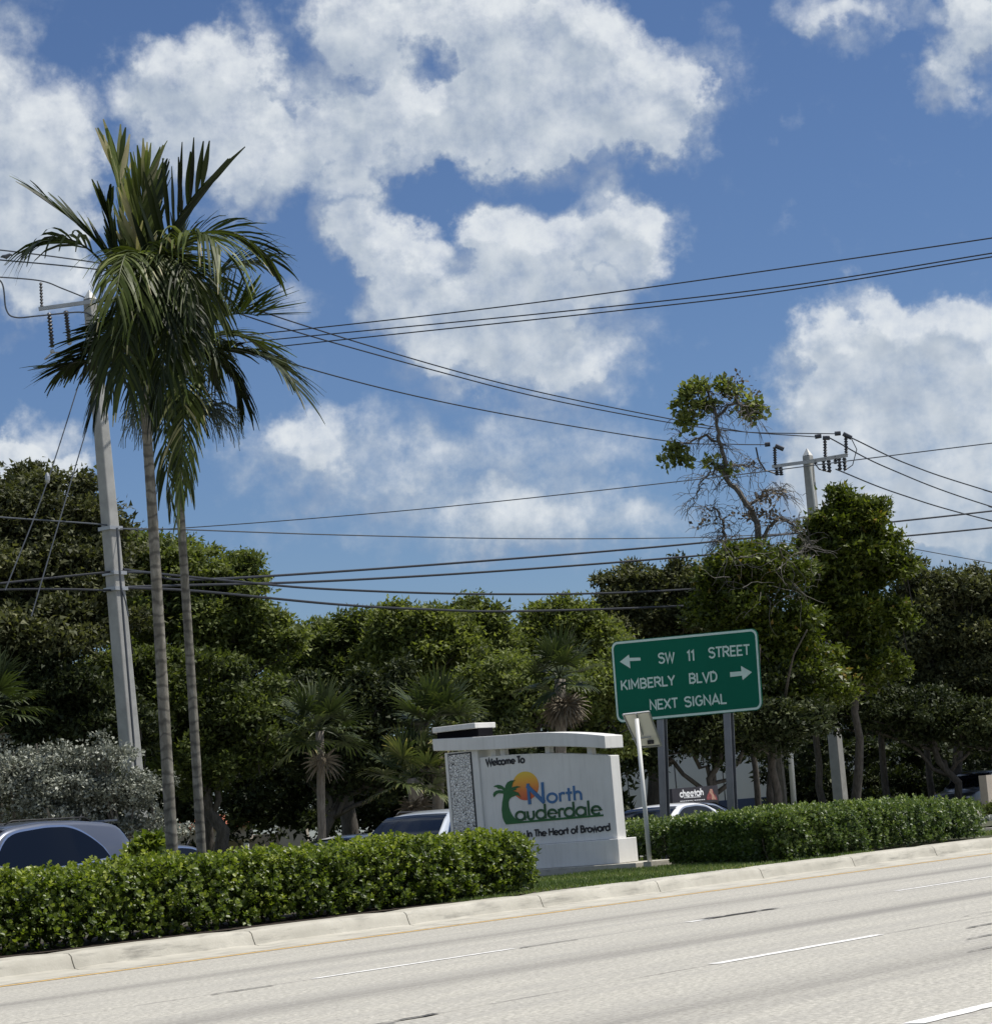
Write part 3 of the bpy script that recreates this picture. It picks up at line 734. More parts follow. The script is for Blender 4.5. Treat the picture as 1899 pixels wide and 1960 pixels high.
FU = {  # geometric sans, cap height 1, x height .62
 'W': (1.15, [[(0, 1), (.28, .02), (.54, .95), (.80, .02), (1.08, 1)]]), 'T': (.58, [[(0, .95), (.54, .95)], [(.27, .95), (.27, 0)]]),
 'C': (.86, [arc(.46, .5, .44, .47, 50, 310)]), 'I': (.24, [[(.08, 0), (.08, 1)]]), 'H': (.82, [[(.06, 0), (.06, 1)], [(.70, 0), (.70, 1)], [(.06, .52), (.70, .52)]]),
 'B': (.66, [[(.06, .52), (.06, .95), (.26, .95)] + arc(.28, .74, .2, .21, 90, -90) + [(.06, .53)], [(.06, .53), (.06, .05), (.3, .05)] + arc(.32, .29, .24, .24, -90, 90)]),
 'e': (.74, [[(.04, .33), (.62, .33)] + arc(.33, .31, .29, .29, 4, 318)]), 'l': (.24, [[(.08, 0), (.08, 1.05)]]), 'c': (.60, [arc(.32, .31, .29, .29, 50, 310)]),
 'o': (.74, [circ(.33, .31)]), 'm': (1.0, [[(.06, 0), (.06, X)], arc(.24, .40, .18, .21, 180, 0, 8)[0:] + [(.42, 0)], arc(.62, .40, .20, .21, 180, 0, 8) + [(.82, 0)]]),
 'r': (.42, [[(.06, 0), (.06, X)], arc(.26, .38, .20, .22, 175, 50, 6)]), 't': (.42, [[(.18, 0), (.18, .92)], [(0, .58), (.38, .58)]]),
 'h': (.62, [[(.06, 0), (.06, 1.05)], arc(.27, .38, .21, .23, 180, 0, 8) + [(.48, 0)]]), 'n': (.62, [[(.06, 0), (.06, X)], arc(.27, .38, .21, .23, 180, 0, 8) + [(.48, 0)]]),
 'a': (.78, [circ(.33, .31), [(.64, 0), (.64, X)]]), 'd': (.78, [circ(.33, .31), [(.64, 0), (.64, 1.05)]]),
 'u': (.64, [[(.06, X), (.06, .24)] + arc(.27, .24, .21, .23, 180, 360, 8) + [(.48, X)]]), 'i': (.24, [[(.08, 0), (.08, X)], [(.08, .8), (.08, .9)]]),
 'y': (.58, [[(0, X), (.26, .04)], [(.52, X), (.16, -.30)]]), 'f': (.40, [[(.16, 0), (.16, .8)] + arc(.30, .80, .14, .2, 180, 80, 6), [(0, .58), (.34, .58)]]),
 'w': (.84, [[(0, X), (.2, .02), (.39, X), (.58, .02), (.78, X)]]), ' ': (.36, [])}
def ribbon(mb, pts, w, plane, off, th):
    O, Rr, Uu, Nn = plane
    pts = [np.array(p, float) for p in pts]; n = len(pts)
    closed = np.linalg.norm(pts[0] - pts[-1]) < 1e-6 and n > 3
    Lp, Rp = [], []
    for i in range(n):
        a = pts[i] - pts[i - 1] if i > 0 else (pts[-1] - pts[-2] if closed else pts[1] - pts[0])
        b = pts[i + 1] - pts[i] if i < n - 1 else (pts[1] - pts[0] if closed else pts[-1] - pts[-2])
        a = a / (np.linalg.norm(a) + 1e-9); b = b / (np.linalg.norm(b) + 1e-9)
        t = a + b; t = t / (np.linalg.norm(t) + 1e-9); nrm = np.array([-t[1], t[0]])
        k = 1 / max(.45, abs(nrm @ np.array([-a[1], a[0]])))
        Lp.append(pts[i] + nrm * w / 2 * k); Rp.append(pts[i] - nrm * w / 2 * k)
    f = lambda p, d: O + Rr * p[0] + Uu * p[1] + Nn * d
    mb.grid([[f(l, 0), f(l, off + th), f(r, off + th), f(r, 0)] for l, r in zip(Lp, Rp)])
    if not closed:
        for j in (0, -1): mb.quad(f(Lp[j], 0), f(Lp[j], off + th), f(Rp[j], off + th), f(Rp[j], 0))
def text(s, font, p0, p1, cap, w, N_, name, mat, parent, th=.006, track=0.0, up=None):
    """s written from p0 to p1 along the baseline (3d points), cap height and stroke width in metres"""
    p0 = np.array(p0); p1 = np.array(p1); Rr = (p1 - p0); L = np.linalg.norm(Rr); Rr /= L
    Uu = np.cross(N_, Rr) if up is None else np.array(up); Uu = Uu / np.linalg.norm(Uu)
    if Uu[2] < 0: Uu = -Uu
    tot = sum(font[c][0] + track for c in s) - track - .06
    kx = L / tot; mb = MB(); x = 0; i = 0
    for c in s:
        for st in font[c][1]:
            ribbon(mb, [((x + px) * kx, py * cap) for px, py in st], w, (p0, Rr, Uu, N_), .0005 * (i % 5), th); i += 1
        x += font[c][0] + track
    return mb.build(name, M[mat] if isinstance(mat, str) else mat, parent)

# ------------------------------------------------------------------ monument sign
MS = 34.0
mon = empty('monument_sign', (MS + .4, 25.9, .2), 'white stucco welcome monument sign with palm and sun logo between the two hedges', 'sign')
def mbx(name, s0, s1, t0, t1, z0, z1, mat='stucco', bevel=.012):
    k = MB(); k.box(((s0 + s1) / 2, (t0 + t1) / 2, (z0 + z1) / 2), (s1 - s0, t1 - t0, z1 - z0)); return k.build(name, M[mat], mon, bevel=bevel)
mbx('footing', MS - .32, MS + .75, 23.62, 28.1, .02, .285, 'kerb')
mbx('base', MS - .10, MS + .46, 24.10, 27.9, .287, .705)
mbx('column', MS - .04, MS + .42, 27.02, 27.78, .707, 2.46)
mbx('stone_panel_border', MS - .047, MS - .035, 27.16, 27.70, .71, 2.435, 'ink_black', 0)
sp = mbx('stone_panel', MS - .065, MS - .045, 27.185, 27.672, .72, 2.41, 'stone', 0)
# face panel with arched top
def arch(t, z_end, z_mid, t0, t1):
    e = (t - (t0 + t1) / 2) / ((t1 - t0) / 2); return z_mid - (z_mid - z_end) * e * e
k = MB(); ts = np.linspace(24.17, 27.02, 24)
zt = lambda t: 2.315 - .20 * max(0, (26.6 - t) / 2.45) ** 1.7
poly = [(MS + .0, 27.019, .707), (MS + .0, 24.17, .707)] + [(MS + .0, t, zt(t)) for t in ts]
k.prism(poly, (.26, 0, 0)); k.build('face_panel', M['stucco'], mon, bevel=.008)
for t in (26.75, 26.55, 25.55, 24.65):
    k = MB(); k.box((MS + .13, t, (zt(t) + 2.42) / 2), (.12, .10, 2.44 - zt(t))); k.build('spacer', M['stucco'], mon)
# arched beam
k = MB(); ts = np.linspace(24.17, 27.97, 30)
zb = lambda t: 2.415 - .175 * max(0, (26.3 - t) / 2.13) ** 1.8 + .105 * max(0, (t - 26.3) / 1.67) ** 1.3
zu = lambda t: 2.655 - .195 * max(0, (26.1 - t) / 1.93) ** 1.8 + .075 * max(0, (t - 26.1) / 1.87) ** 1.3
k.prism([(MS - .12, t, zb(t)) for t in ts] + [(MS - .12, t, zu(t)) for t in ts[::-1]], (.54, 0, 0)); k.build('top_beam', M['stucco'], mon, bevel=.012)
mbx('dark_band', MS - .02, MS + .40, 26.98, 27.93, 2.60, 2.835, 'dark_recess', 0)
mbx('cap', MS - .10, MS + .50, 26.98, 27.97, 2.837, 2.935)
FN = np.array([-1., 0, 0]); FP = MS - .001
def z1p(x, y, s=FP): return gs((900 + x / 5.585) / 1.01106, (1440 + y / 5.585) / 1.01106, s)
def px1(d): return d / 5.585 / 1.01106 / 4649 * 42.3   # metres on the face for a length read in that crop
def poly_part(name, pts, mat, parent=mon, th=.010, s=FP, lift=0):
    k = MB(); k.prism([z1p(x, y, s - lift) for x, y in pts], (-th, 0, 0)); return k.build(name, mat if not isinstance(mat, str) else M[mat], parent)
sc_ = z1p(655, 300); sb_ = z1p(655, 610)
M['sun_disc'] = grad_z('logo_sun', sb_[2], sc_[2], [(0, (.62, .10, .045)), (.35, (.78, .22, .04)), (.7, (.85, .42, .04)), (1, (.80, .58, .06))])
poly_part('logo_sun', [(655 + 142 * math.cos(a), 455 + 156 * math.sin(a)) for a in np.linspace(0, 2 * math.pi, 40, endpoint=False)], M['sun_disc'], th=.004)
tw = [(418, 560), (404, 640), (399, 720), (410, 800), (428, 845), (447, 873), (800, 842), (1496, 782), (1496, 762), (860, 812), (600, 838), (555, 820), (518, 780), (490, 730), (474, 680), (472, 630), (482, 598), (510, 572)]
poly_part('logo_palm', tw, 'ink_green', lift=.0)
fr_ = MB()
for i, pl in enumerate([[(310, 465), (328, 450), (355, 443), (385, 447), (410, 460), (432, 482), (425, 505), (395, 488), (362, 486), (345, 470)],
           [(314, 578), (306, 552), (314, 525), (338, 507), (372, 500), (425, 505), (430, 540), (400, 537), (365, 535), (338, 548)],
           [(432, 490), (440, 450), (462, 415), (500, 396), (546, 392), (522, 415), (512, 448), (500, 490)],
           [(485, 490), (525, 466), (565, 456), (608, 467), (572, 474), (548, 488), (560, 497), (520, 508), (495, 520)],
           [(485, 508), (535, 512), (578, 528), (605, 578), (572, 556), (545, 560), (520, 572), (480, 585)],
           [(412, 492), (500, 486), (516, 520), (508, 573), (470, 602), (416, 566), (420, 530)]]):
    fr_.prism([z1p(x, y, FP - .0004 * (i + 1)) for x, y in pl], (-.010, 0, 0))
fr_.build('logo_palm_fronds', M['ink_green'], mon)
def t1(s, a, b, cap, w, name, mat, track=0, th=.008): return text(s, FU, z1p(*a), z1p(*b), px1(cap), px1(w), FN, name, mat, mon, th, track)
t1('Welcome To', (232, 238), (645, 202), 74, 19, 'lettering', 'ink_black')
k = MB()
for i, (a, b, w) in enumerate([((684, 430), (703, 655), 36), ((672, 452), (858, 632), 44), ((838, 415), (852, 640), 30)]):
    p = z1p(*a); q = z1p(*b); O = np.array([FP, 0, 0]); ribbon(k, [(-p[1], p[2]), (-q[1], q[2])], px1(w), (O, np.array([0, -1., 0]), np.array([0, 0, 1.]), FN), .0006 * i, .018)
k.build('lettering', M['ink_blue'], mon)
t1('orth', (892, 636), (1272, 606), 150, 27, 'lettering', 'ink_blue', .05)
t1('auderdale', (553, 829), (1480, 762), 148, 25, 'lettering', 'ink_dkgreen', .0, .012)
t1('City In The Heart of Broward', (512, 1024), (1573, 935), 74, 17, 'lettering', 'ink_black')

# ------------------------------------------------------------------ solar light post
def c1(x, y): return (820 + x / 2.793) / 1.01106, (1180 + y / 2.793) / 1.01106
sol = empty('solar_panel_post', tuple(gs(*c1(1225, 1383), 33.75)[:2]) + (.2,), 'slim white post with a tilted solar panel standing beside the monument sign', 'post')
DS = 42.2
k = MB(); pb = gs(*c1(1225, 1392), 33.75); pt = gs(*c1(1151, 590), 33.85); k.tube([pb, pt], [.042, .036], 10); k.build('pole', M['white_paint'], sol, True)
k = MB(); k.box(pb + np.array([0, 0, .02]), (.16, .16, .14)); k.build('pole_base', M['kerb'], sol)
# panel: top edge nearer the eye's left, tilted to the sun; four corners at their own distances
TL, TR = at(*c1(1078, 568), 41.95), at(*c1(1218, 552), 41.95)
BR, BL = at(*c1(1285, 735), 42.45), at(*c1(1160, 746), 42.45)
nrm = np.cross(TR - TL, BL - TL); nrm /= np.linalg.norm(nrm)
if nrm[2] < 0: nrm = -nrm
def pnl(a, b): return TL + (TR - TL) * a + (BL - TL) * b + ((BR - BL) - (TR - TL)) * a * b
k = MB(); k.prism([pnl(.04, .03), pnl(.96, .03), pnl(.96, .97), pnl(.04, .97)], nrm * .012)
M['panel_back'] = plain('panel_backsheet', (.85, .83, .74), .6, var=.06)
k.build('panel_backsheet', M['panel_back'], sol)
k = MB(); k.prism([pnl(.03, .02) + nrm * .014, pnl(.97, .02) + nrm * .014, pnl(.97, .98) + nrm * .014, pnl(.03, .98) + nrm * .014], nrm * .012); k.build('solar_cells', M['glass'], sol)
for a, b in (((0, 0), (1, 0)), ((1, 0), (1, 1)), ((1, 1), (0, 1)), ((0, 1), (0, 0))):
    k = MB(); k.tube([pnl(*a), pnl(*b)], .018, 4); k.build('panel_frame', M['galv'], sol)
k = MB(); k.tube([pnl(.5, -.02) - nrm * .02, pnl(.42, .62) - nrm * .02], .016, 6); k.tube([pnl(-.1, .72) - nrm * .02, pnl(.72, .70) - nrm * .02], .012, 6); k.build('bracket', M['galv'], sol)
k = MB(); k.box(pnl(.62, .84) - nrm * .03, (.10, .07, .07)); k.build('junction_box', M['black'], sol)

# ------------------------------------------------------------------ green guide sign
GS = 38.0
def z2p(x, y, s=GS): return gs((1180 + x / 5.934) / 1.01106, (1200 + y / 5.934) / 1.01106, s)
gsn = empty('guide_sign', tuple(z2p(900, 1000)[:2]) + (.25,), 'green street guide sign with silver border on two grey steel posts', 'sign')
A0, B0, C0, D0 = z2p(12, 252), z2p(1694, 92), z2p(1757, 1032), z2p(84, 1188)
def bil(a, b, off=0): return A0 * (1 - a) * (1 - b) + B0 * a * (1 - b) + C0 * a * b + D0 * (1 - a) * b + FN * off
def rrect(m0, r, off, n=7):
    W_, H_ = 3.28, 1.45; out = []
    for (cx, cy, a0) in ((m0 + r, m0 + r, 180), (W_ - m0 - r, m0 + r, 270), (W_ - m0 - r, H_ - m0 - r, 0), (m0 + r, H_ - m0 - r, 90)):
        for i in range(n + 1):
            a = math.radians(a0 + 90 * i / n); out.append(bil((cx + r * math.cos(a)) / W_, (cy + r * math.sin(a)) / H_, off))
    return out
k = MB(); k.prism(rrect(0, .14, 0), -FN * .012); k.build('panel', M['sign_green'], gsn)
o_ = rrect(.012, .13, .003); i_ = rrect(.052, .10, .003); k = MB()
k.grid([[a, a + FN * .002, b + FN * .002, b] for a, b in zip(o_ + o_[:1], i_ + i_[:1])]); k.build('border', M['sign_silver'], gsn)
def lp(x, y):
    p = z2p(x, y, GS - .004); return p
def gtxt(s, a, b, cap, name='lettering', w=21, track=.05): return text(s, HW, lp(*a), lp(*b), cap * (1.45 / 935), w * (1.45 / 935), FN, name, 'sign_silver', gsn, .002, track)
gtxt('SW', (563, 497), (740, 487), 122); gtxt('11', (896, 474), (975, 467), 122); gtxt('STREET', (1142, 436), (1606, 400), 122)
gtxt('KIMBERLY', (135, 808), (748, 748), 118); gtxt('BLVD', (918, 730), (1232, 704), 118)
gtxt('NEXT', (466, 1034), (780, 1008), 118); gtxt('SIGNAL', (866, 998), (1338, 960), 118)
for i, pl in enumerate([[(117, 481), (220, 398), (228, 436), (352, 432), (356, 466), (230, 474), (238, 556)], [(1382, 600), (1512, 590), (1508, 528), (1634, 600), (1528, 692), (1520, 640), (1386, 656)]]):
    k = MB(); k.prism([lp(*p) for p in pl], FN * .002); k.build('arrow', M['sign_silver'], gsn)
for (x0, y0, x1, y1) in ((1277, 604, 1306, 1150), (1634, 575, 1672, 1120)):
    a = gs(*c1(x0, y0 - 300), GS + .09); b = gs(*c1(x1, y1), GS + .09); b2 = b + (b - a) / (b[2] - a[2]) * (.2 - b[2])
    a = a + (b - a) * ((a[2] - 4.2) / (a[2] - b[2]) if a[2] > 4.2 else 0)
    k = MB(); ax = None
    for dx, wx, wy in ((-.055, .012, .15), (.055, .012, .15)):
        pa, pb_ = a + np.array([dx, 0, 0]), b2 + np.array([dx, 0, 0])
        k.prism([pa + np.array([-wx / 2, -wy / 2, 0]), pa + np.array([wx / 2, -wy / 2, 0]), pa + np.array([wx / 2, wy / 2, 0]), pa + np.array([-wx / 2, wy / 2, 0])], pb_ - pa)
    k.prism([a + np.array([-.049, -.006, 0]), a + np.array([.049, -.006, 0]), a + np.array([.049, .006, 0]), a + np.array([-.049, .006, 0])], b2 - a)
    k.build('post', M['post_grey'], gsn)

# ------------------------------------------------------------------ vehicles
def lerp_tab(tab, x):
    xs = [p[0] for p in tab]; ys = [p[1] for p in tab]; return float(np.interp(x, xs, ys))
def smooth_tab(tab, n=60):
    xs = np.linspace(tab[0][0], tab[-1][0], n); ys = np.interp(xs, [p[0] for p in tab], [p[1] for p in tab])
    k = np.ones(3) / 3; yp = np.convolve(np.pad(ys, 1, mode='edge'), k, 'valid'); return list(zip(xs, yp))
def car(label, loc, yaw, paintm, L=4.7, W=1.86, H=1.78, kind='suv', group=None, extras=None, cat='car', mirror=True):
    """x runs from the nose (0) to the tail (L); the car is turned so that the nose points to -s"""
    root = empty('suv' if kind == 'suv' else 'sedan', loc, label, cat, group); root.rotation_euler = (0, 0, yaw)
    if kind == 'suv':
        top = [(0, .60), (.04, .80), (.20, .93), (.9, 1.04), (1.25, 1.10), (2.0, H - .13), (2.3, H - .05), (2.9, H), (3.6, H - .02), (4.30, H - .10), (4.46, H - .22), (4.72, 1.12), (4.93, .95), (4.95, .6)]
        belt = [(0, .55), (.3, .85), (1.25, 1.00), (2.0, 1.04), (3.4, 1.11), (4.35, 1.20), (4.72, 1.05), (4.95, .6)]
        win = [(1.36, 4.0)]; ws = (1.25, 2.15); rw = (4.34, 4.70)
        kx = L / 4.95; top = [(x * kx, z) for x, z in top]; belt = [(x * kx, z) for x, z in belt]; win = [(a * kx, b * kx) for a, b in win]; ws = (ws[0] * kx, ws[1] * kx); rw = (rw[0] * kx, rw[1] * kx)
    else:
        top = [(0, .45), (.05, .62), (.25, .72), (.9, .86), (1.35, .93), (2.05, H - .12), (2.4, H - .02), (2.9, H), (3.3, H - .05), (3.95, 1.10), (4.15, 1.06), (L - .08, 1.0), (L, .6)]
        belt = [(0, .42), (.3, .66), (1.35, .86), (2.05, .90), (3.4, .96), (3.95, 1.0), (4.3, .98), (L, .55)]
        win = [(1.60, 3.85)]; ws = (1.38, 2.2); rw = (3.35, 3.92)
    top = smooth_tab(top); sill = .28
    def wplan(x): # half width in plan
        e = max(0, min(1, x / .7)); f_ = max(0, min(1, (L - x) / .7))
        return W / 2 * (.78 + .22 * math.sqrt(1 - (1 - e) ** 2)) * (.84 + .16 * math.sqrt(1 - (1 - f_) ** 2))
    def side(x, z):
        zt_, zb_ = lerp_tab(top, x), lerp_tab(belt, x); w = wplan(x)
        if z <= zb_:
            e = (z - sill) / max(.05, zb_ - sill); return w * (.95 + .05 * math.sin(min(1, max(0, e)) * math.pi * .75 + .2))
        return w * (.985) - (z - zb_) * .38
    st = np.linspace(0, L, 64)
    rows = []
    for x in st:
        zt_, zb_ = lerp_tab(top, x), min(lerp_tab(belt, x), lerp_tab(top, x) - .03); w = wplan(x)
        pr_ = [(0, sill - .05), (w * .8, sill - .05), (w * .95, sill + .04)]
        for e in (.25, .5, .75, 1): z = sill + (zb_ - sill) * e; pr_.append((side(x, z), z))
        g = zt_ - zb_
        rr = min(.10, g * .5)
        for e in (.5, 1.0): z = zb_ + (g - rr) * e; pr_.append((side(x, z), z))
        yr = side(x, zt_ - rr)
        pr_.append((yr - rr * .35, zt_ - rr * .35)); pr_.append((yr - rr * 1.3, zt_ - .012)); pr_.append((yr * .5, zt_ + .012 * min(1, g * 3))); pr_.append((0, zt_ + .018 * min(1, g * 3)))
        rows.append([(x, -y, z) for y, z in pr_] + [(x, y, z) for y, z in pr_[::-1]][1:])
    def put(k, name, mat, smooth=True, parent=root, bevel=0):
        me = bpy.data.meshes.new(name); me.from_pydata([tuple(v) for v in k.v], [], k.f); me.update()
        if smooth: me.polygons.foreach_set('use_smooth', [True] * len(me.polygons))
        me.materials.append(M[mat]); o = bpy.data.objects.new(name, me); COL.objects.link(o); o.parent = parent; return o
    k = MB(); k.grid(rows); k.f.append(tuple(range(len(rows[0])))); k.f.append(tuple(len(k.v) - 1 - i for i in range(len(rows[0]))))
    # shift so that the origin sits under the middle of the car
    def sh(k): k.v = [(v[0] - L / 2, v[1], v[2]) for v in k.v]; return k
    put(sh(k), 'body', paintm)
    # side windows: outline follows the roof and belt
    x0, x1 = win[0]
    for sgn in (-1, 1):
        for (name, mat, grow, out) in (('window_trim', 'chrome', .035, .005), ('side_window', 'glass', 0, .010)):
            P = []
            for i in range(33):
                e = i / 32; x = x0 - grow + (x1 - x0 + 2 * grow) * e
                zb_ = lerp_tab(belt, x) + .02 - grow; zt_ = lerp_tab(top, x) - (.115 if kind == 'suv' else .09)
                fr = min(1, e / .34); bk = min(1, (1 - e) / .30)
                zz = zb_ + (zt_ + grow - zb_) * (math.sin(fr * math.pi / 2) ** .8) * (math.sin(bk * math.pi / 2) ** .6)
                zz = max(zz, zb_ + .012)
                P.append([(x, sgn * (side(x, zb_ + (zz - zb_) * q) + out), zb_ + (zz - zb_) * q) for q in (0, .33, .66, 1)])
            k = MB(); k.grid(P); put(sh(k), name, mat)
        for xp in ((2.75,) if kind == 'sedan' else ()):
            k = MB()
            zb_ = lerp_tab(belt, xp) + .03; zt_ = lerp_tab(top, xp) - .16
            k.grid([[(xp - .035, sgn * (side(xp, z) + .014), z), (xp + .035, sgn * (side(xp, z) + .014), z)] for z in np.linspace(zb_, zt_, 4)])
            put(sh(k), 'pillar', 'black')
    for (a, b, name, yy) in ((ws[0], ws[1], 'windshield', .86), (rw[0], rw[1], 'rear_window', .8)):
        P = []
        for i in range(9):
            x = a + (b - a) * i / 8; z = lerp_tab(top, x)
            yr = (side(x, max(z - .06, lerp_tab(belt, x))) - .06) if z > lerp_tab(belt, x) else wplan(x) * .86
            nx = -1 if name == 'windshield' else 1
            P.append([(x + nx * .012, yr * q, z + .018 * (1 - q * q) + .012) for q in np.linspace(-1, 1, 9)])
        k = MB(); k.grid(P); put(sh(k), name, 'glass')
    # doors seams, lower cladding, wheels, lights
    for xa in (.86, L - .95):
        for sgn in (-1, 1):
            w = empty('wheel', (xa - L / 2, sgn * (W / 2 - .10), .34)); w.parent = root
            for (nm, r_, wd, mt_) in (('tyre', .34, .22, 'tyre'), ('rim', .23, .235, 'rim')):
                k = MB(); k.tube([(0, -wd / 2, 0), (0, wd / 2, 0)], r_, 20); put(k, nm, mt_, False, w)
    for sgn in (-1, 1):
        k = MB(); k.box((.9, sgn * (W / 2 * .99), .34), (.9, .02, .1)); k.box((L / 2, sgn * (W / 2 * .985), .27), (L - 2.4, .03, .12)); put(sh(k), 'cladding', 'black', False)
    for sgn in (-1, 1):
        k = MB(); k.ball((.16, sgn * W * .36, .74 if kind == 'suv' else .62), (.14, .16, .07)); put(sh(k), 'headlight', 'lamp_clear')
        k = MB(); k.ball((L - .10, sgn * W * .41, 1.0 if kind == 'suv' else .86), (.10, .10, .12 if kind == 'suv' else .06)); put(sh(k), 'tail_light', 'lamp_red')
        if mirror:
            k = MB(); k.ball((1.72, sgn * (W / 2 + .09), 1.10 if kind == 'suv' else .98), (.11, .13, .085), 12, 8); k.box((1.74, sgn * (W / 2 + .0), 1.06 if kind == 'suv' else .95), (.05, .12, .04)); put(sh(k), 'mirror', paintm)
            k = MB(); k.ball((1.75, sgn * (W / 2 + .09), 1.03 if kind == 'suv' else .92), (.10, .12, .05), 12, 6); put(sh(k), 'mirror_base', 'black')
    if kind == 'suv':
        k = MB(); k.box((L - .62, 0, H - .07), (.30, W * .64, .03)); put(sh(k), 'spoiler', paintm, False)
        for sgn in (-1, 1):
            k = MB(); k.tube([(2.2, sgn * W * .335, H - .03), (2.35, sgn * W * .34, H + .025), (3.9, sgn * W * .34, H + .01), (4.05, sgn * W * .335, H - .06)], .012, 6); put(sh(k), 'roof_rail', 'black')
    k = MB(); k.tube([(L - 1.0 if kind != 'suv' else L - .8, 0, H - .1), (L - .85 if kind != 'suv' else L - .7, 0, H + .07)], [.03, .008], 5); put(sh(k), 'antenna', 'black')
    return root
car('blue grey suv with dark tinted windows passing behind the left end of the near hedge', (26.35, 31.1, -.07), 0, 'paint_bluegrey', L=5.15, W=1.95, H=1.86)
car('pale blue white crossover facing left, its windshield showing beside the monument sign column', (38.2, 31.9, -.12), math.radians(13), 'paint_palewhite', L=4.5, W=1.84, H=1.62)
car('white sedan seen through the steel posts of the green sign', (46.7, 32.0, -.20), 0, 'paint_white', L=4.8, W=1.85, H=1.45, kind='sedan')
tx = car('black sedan carrying an advertising sign on its roof, behind the white sedan', (52.6, 35.6, -.14), 0, 'paint_black', L=4.8, W=1.85, H=1.40, kind='sedan')
car('dark grey sedan low behind the bases of the two tall palms', (36.2, 38.2, -.16), 0, 'paint_dark', L=4.8, W=1.85, H=1.43, kind='sedan')
car('white sedan of which only the roof shows over the near hedge', (41.9, 37.6, -.25), 0, 'paint_white', L=4.6, W=1.8, H=1.40, kind='sedan')
car('grey suv parked in the dark shade at the right edge', tuple(at(1880, 1560, 92)[:2]) + (-.1,), 0, 'paint_dark', L=4.7, W=1.85, H=1.7)
# rooftop advertising sign
ZT = 35.2
def z3p(x, y): return gt((1240 + x / 7.304) / 1.01106, (1480 + y / 7.304) / 1.01106, ZT)
ad = empty('rooftop_advert', tuple(z3p(770, 560)), 'black rooftop advertising sign with white lettering and a red figure picture', 'advert')
cA, cB, cC, cD = z3p(440, 345), z3p(1085, 292), z3p(1108, 522), z3p(455, 580)
M['ad_black'] = plain('advert_black', (.02, .015, .022), .35, var=.3, scale=4)
M['ad_white'] = plain('advert_white', (.85, .85, .85), .5, var=.03)
M['ad_red'] = plain('advert_red', (.22, .05, .05), .5, var=.8, scale=9)
M['ad_skin'] = plain('advert_tan', (.42, .24, .17), .5, var=.4, scale=14)
k = MB(); k.prism([cA, cB, cC, cD], (0, .10, 0)); k.build('panel', M['ad_black'], ad)
k = MB(); k.tube([cD + (cC - cD) * .15 + np.array([0, .05, .02]), cD + (cC - cD) * .15 + np.array([0, .05, -.25])], .02, 6); k.tube([cD + (cC - cD) * .85 + np.array([0, .05, .02]), cD + (cC - cD) * .85 + np.array([0, .05, -.25])], .02, 6); k.build('mount', M['black'], ad)
AN = np.array([0, -1., 0]); kk = .41 / 235
def z3q(x, y): return z3p(x, y) + AN * .001
text('cheetah', FU, z3q(556, 462), z3q(888, 432), 100 * kk, 24 * kk, AN, 'lettering', 'ad_white', ad, .003)
for (a, b, h_) in (((612, 478), (850, 462), 14), ((558, 528), (912, 500), 12)):
    k = MB(); p, q = z3q(*a), z3q(*b); n_ = 14
    for i in range(n_):
        u0_, u1_ = i / n_, (i + .72) / n_
        k.prism([p + (q - p) * u0_, p + (q - p) * u1_, p + (q - p) * u1_ + np.array([0, 0, h_ * kk]), p + (q - p) * u0_ + np.array([0, 0, h_ * kk])], AN * .002)
    k.build('lettering', M['ad_white'], ad)
k = MB(); k.prism([z3q(*p) for p in ((930, 500), (935, 440), (960, 400), (975, 350), (1010, 345), (1030, 400), (1060, 430), (1085, 500))], AN * .002); k.build('picture', M['ad_red'], ad)
k = MB(); k.prism([z3q(x, y) + AN * .002 for x, y in ((968, 375), (985, 345), (1008, 355), (1012, 400), (1045, 450), (1062, 495), (1005, 495), (1000, 430), (975, 405))], AN * .002); k.build('picture', M['ad_skin'], ad)

# ------------------------------------------------------------------ utility poles, wires
def pole(name, label, top_px, base_px, D, w_top, w_bot, group=None):
    base = at(*base_px, D); a = at(*top_px, D)
    d = (base - a); b = a + d * ((a[2] + .1) / (a[2] - base[2]))
    root = empty(name, (b[0], b[1], 0), label, 'utility pole', group)
    k = MB(); k.tube([b, a], [w_bot * .7071, w_top * .7071], 4, square=True)
    k.build('shaft', M['concrete_pole'], root, bevel=.03)
    k = MB(); k.tube([a, a + np.array([0, 0, w_top * .9])], [w_top * .66, .02], 4, square=True); k.build('cap', M['white_paint'], root)
    return root, a, b
p1, a1, b1 = pole('utility_pole', 'tall tapered concrete utility pole rising behind the two palm crowns', (172, 572), (248, 1420), 60, .25, .44, 'concrete utility poles')
def insulator(root, p, q, r=.045, n=8):
    k = MB(); p = np.array(p); q = np.array(q); L = np.linalg.norm(q - p); rad = []; pts = []
    for i in range(n * 2 + 1):
        pts.append(p + (q - p) * i / (n * 2)); rad.append(r if i % 2 else r * .45)
    k.tube(pts, rad, 8); return k.build('insulator', M['insul'], root)
D1 = 60
def cross_arm(root, p, q, w):
    k = MB(); k.tube([p, q], w, 4, square=True); return k.build('crossarm', M['galv'], root)
cross_arm(p1, at(74, 591, D1 - .5), at(176, 577, D1 - .25), .065); cross_arm(p1, at(176, 577, D1 - .25), at(300, 560, D1), .065)
insulator(p1, at(80, 588, D1 - .5), at(78, 540, D1 - .5))
insulator(p1, at(94, 598, D1 - .5), at(100, 665, D1 - .5), .07, 10); insulator(p1, at(126, 594, D1 - .4), at(132, 650, D1 - .4), .07, 10)
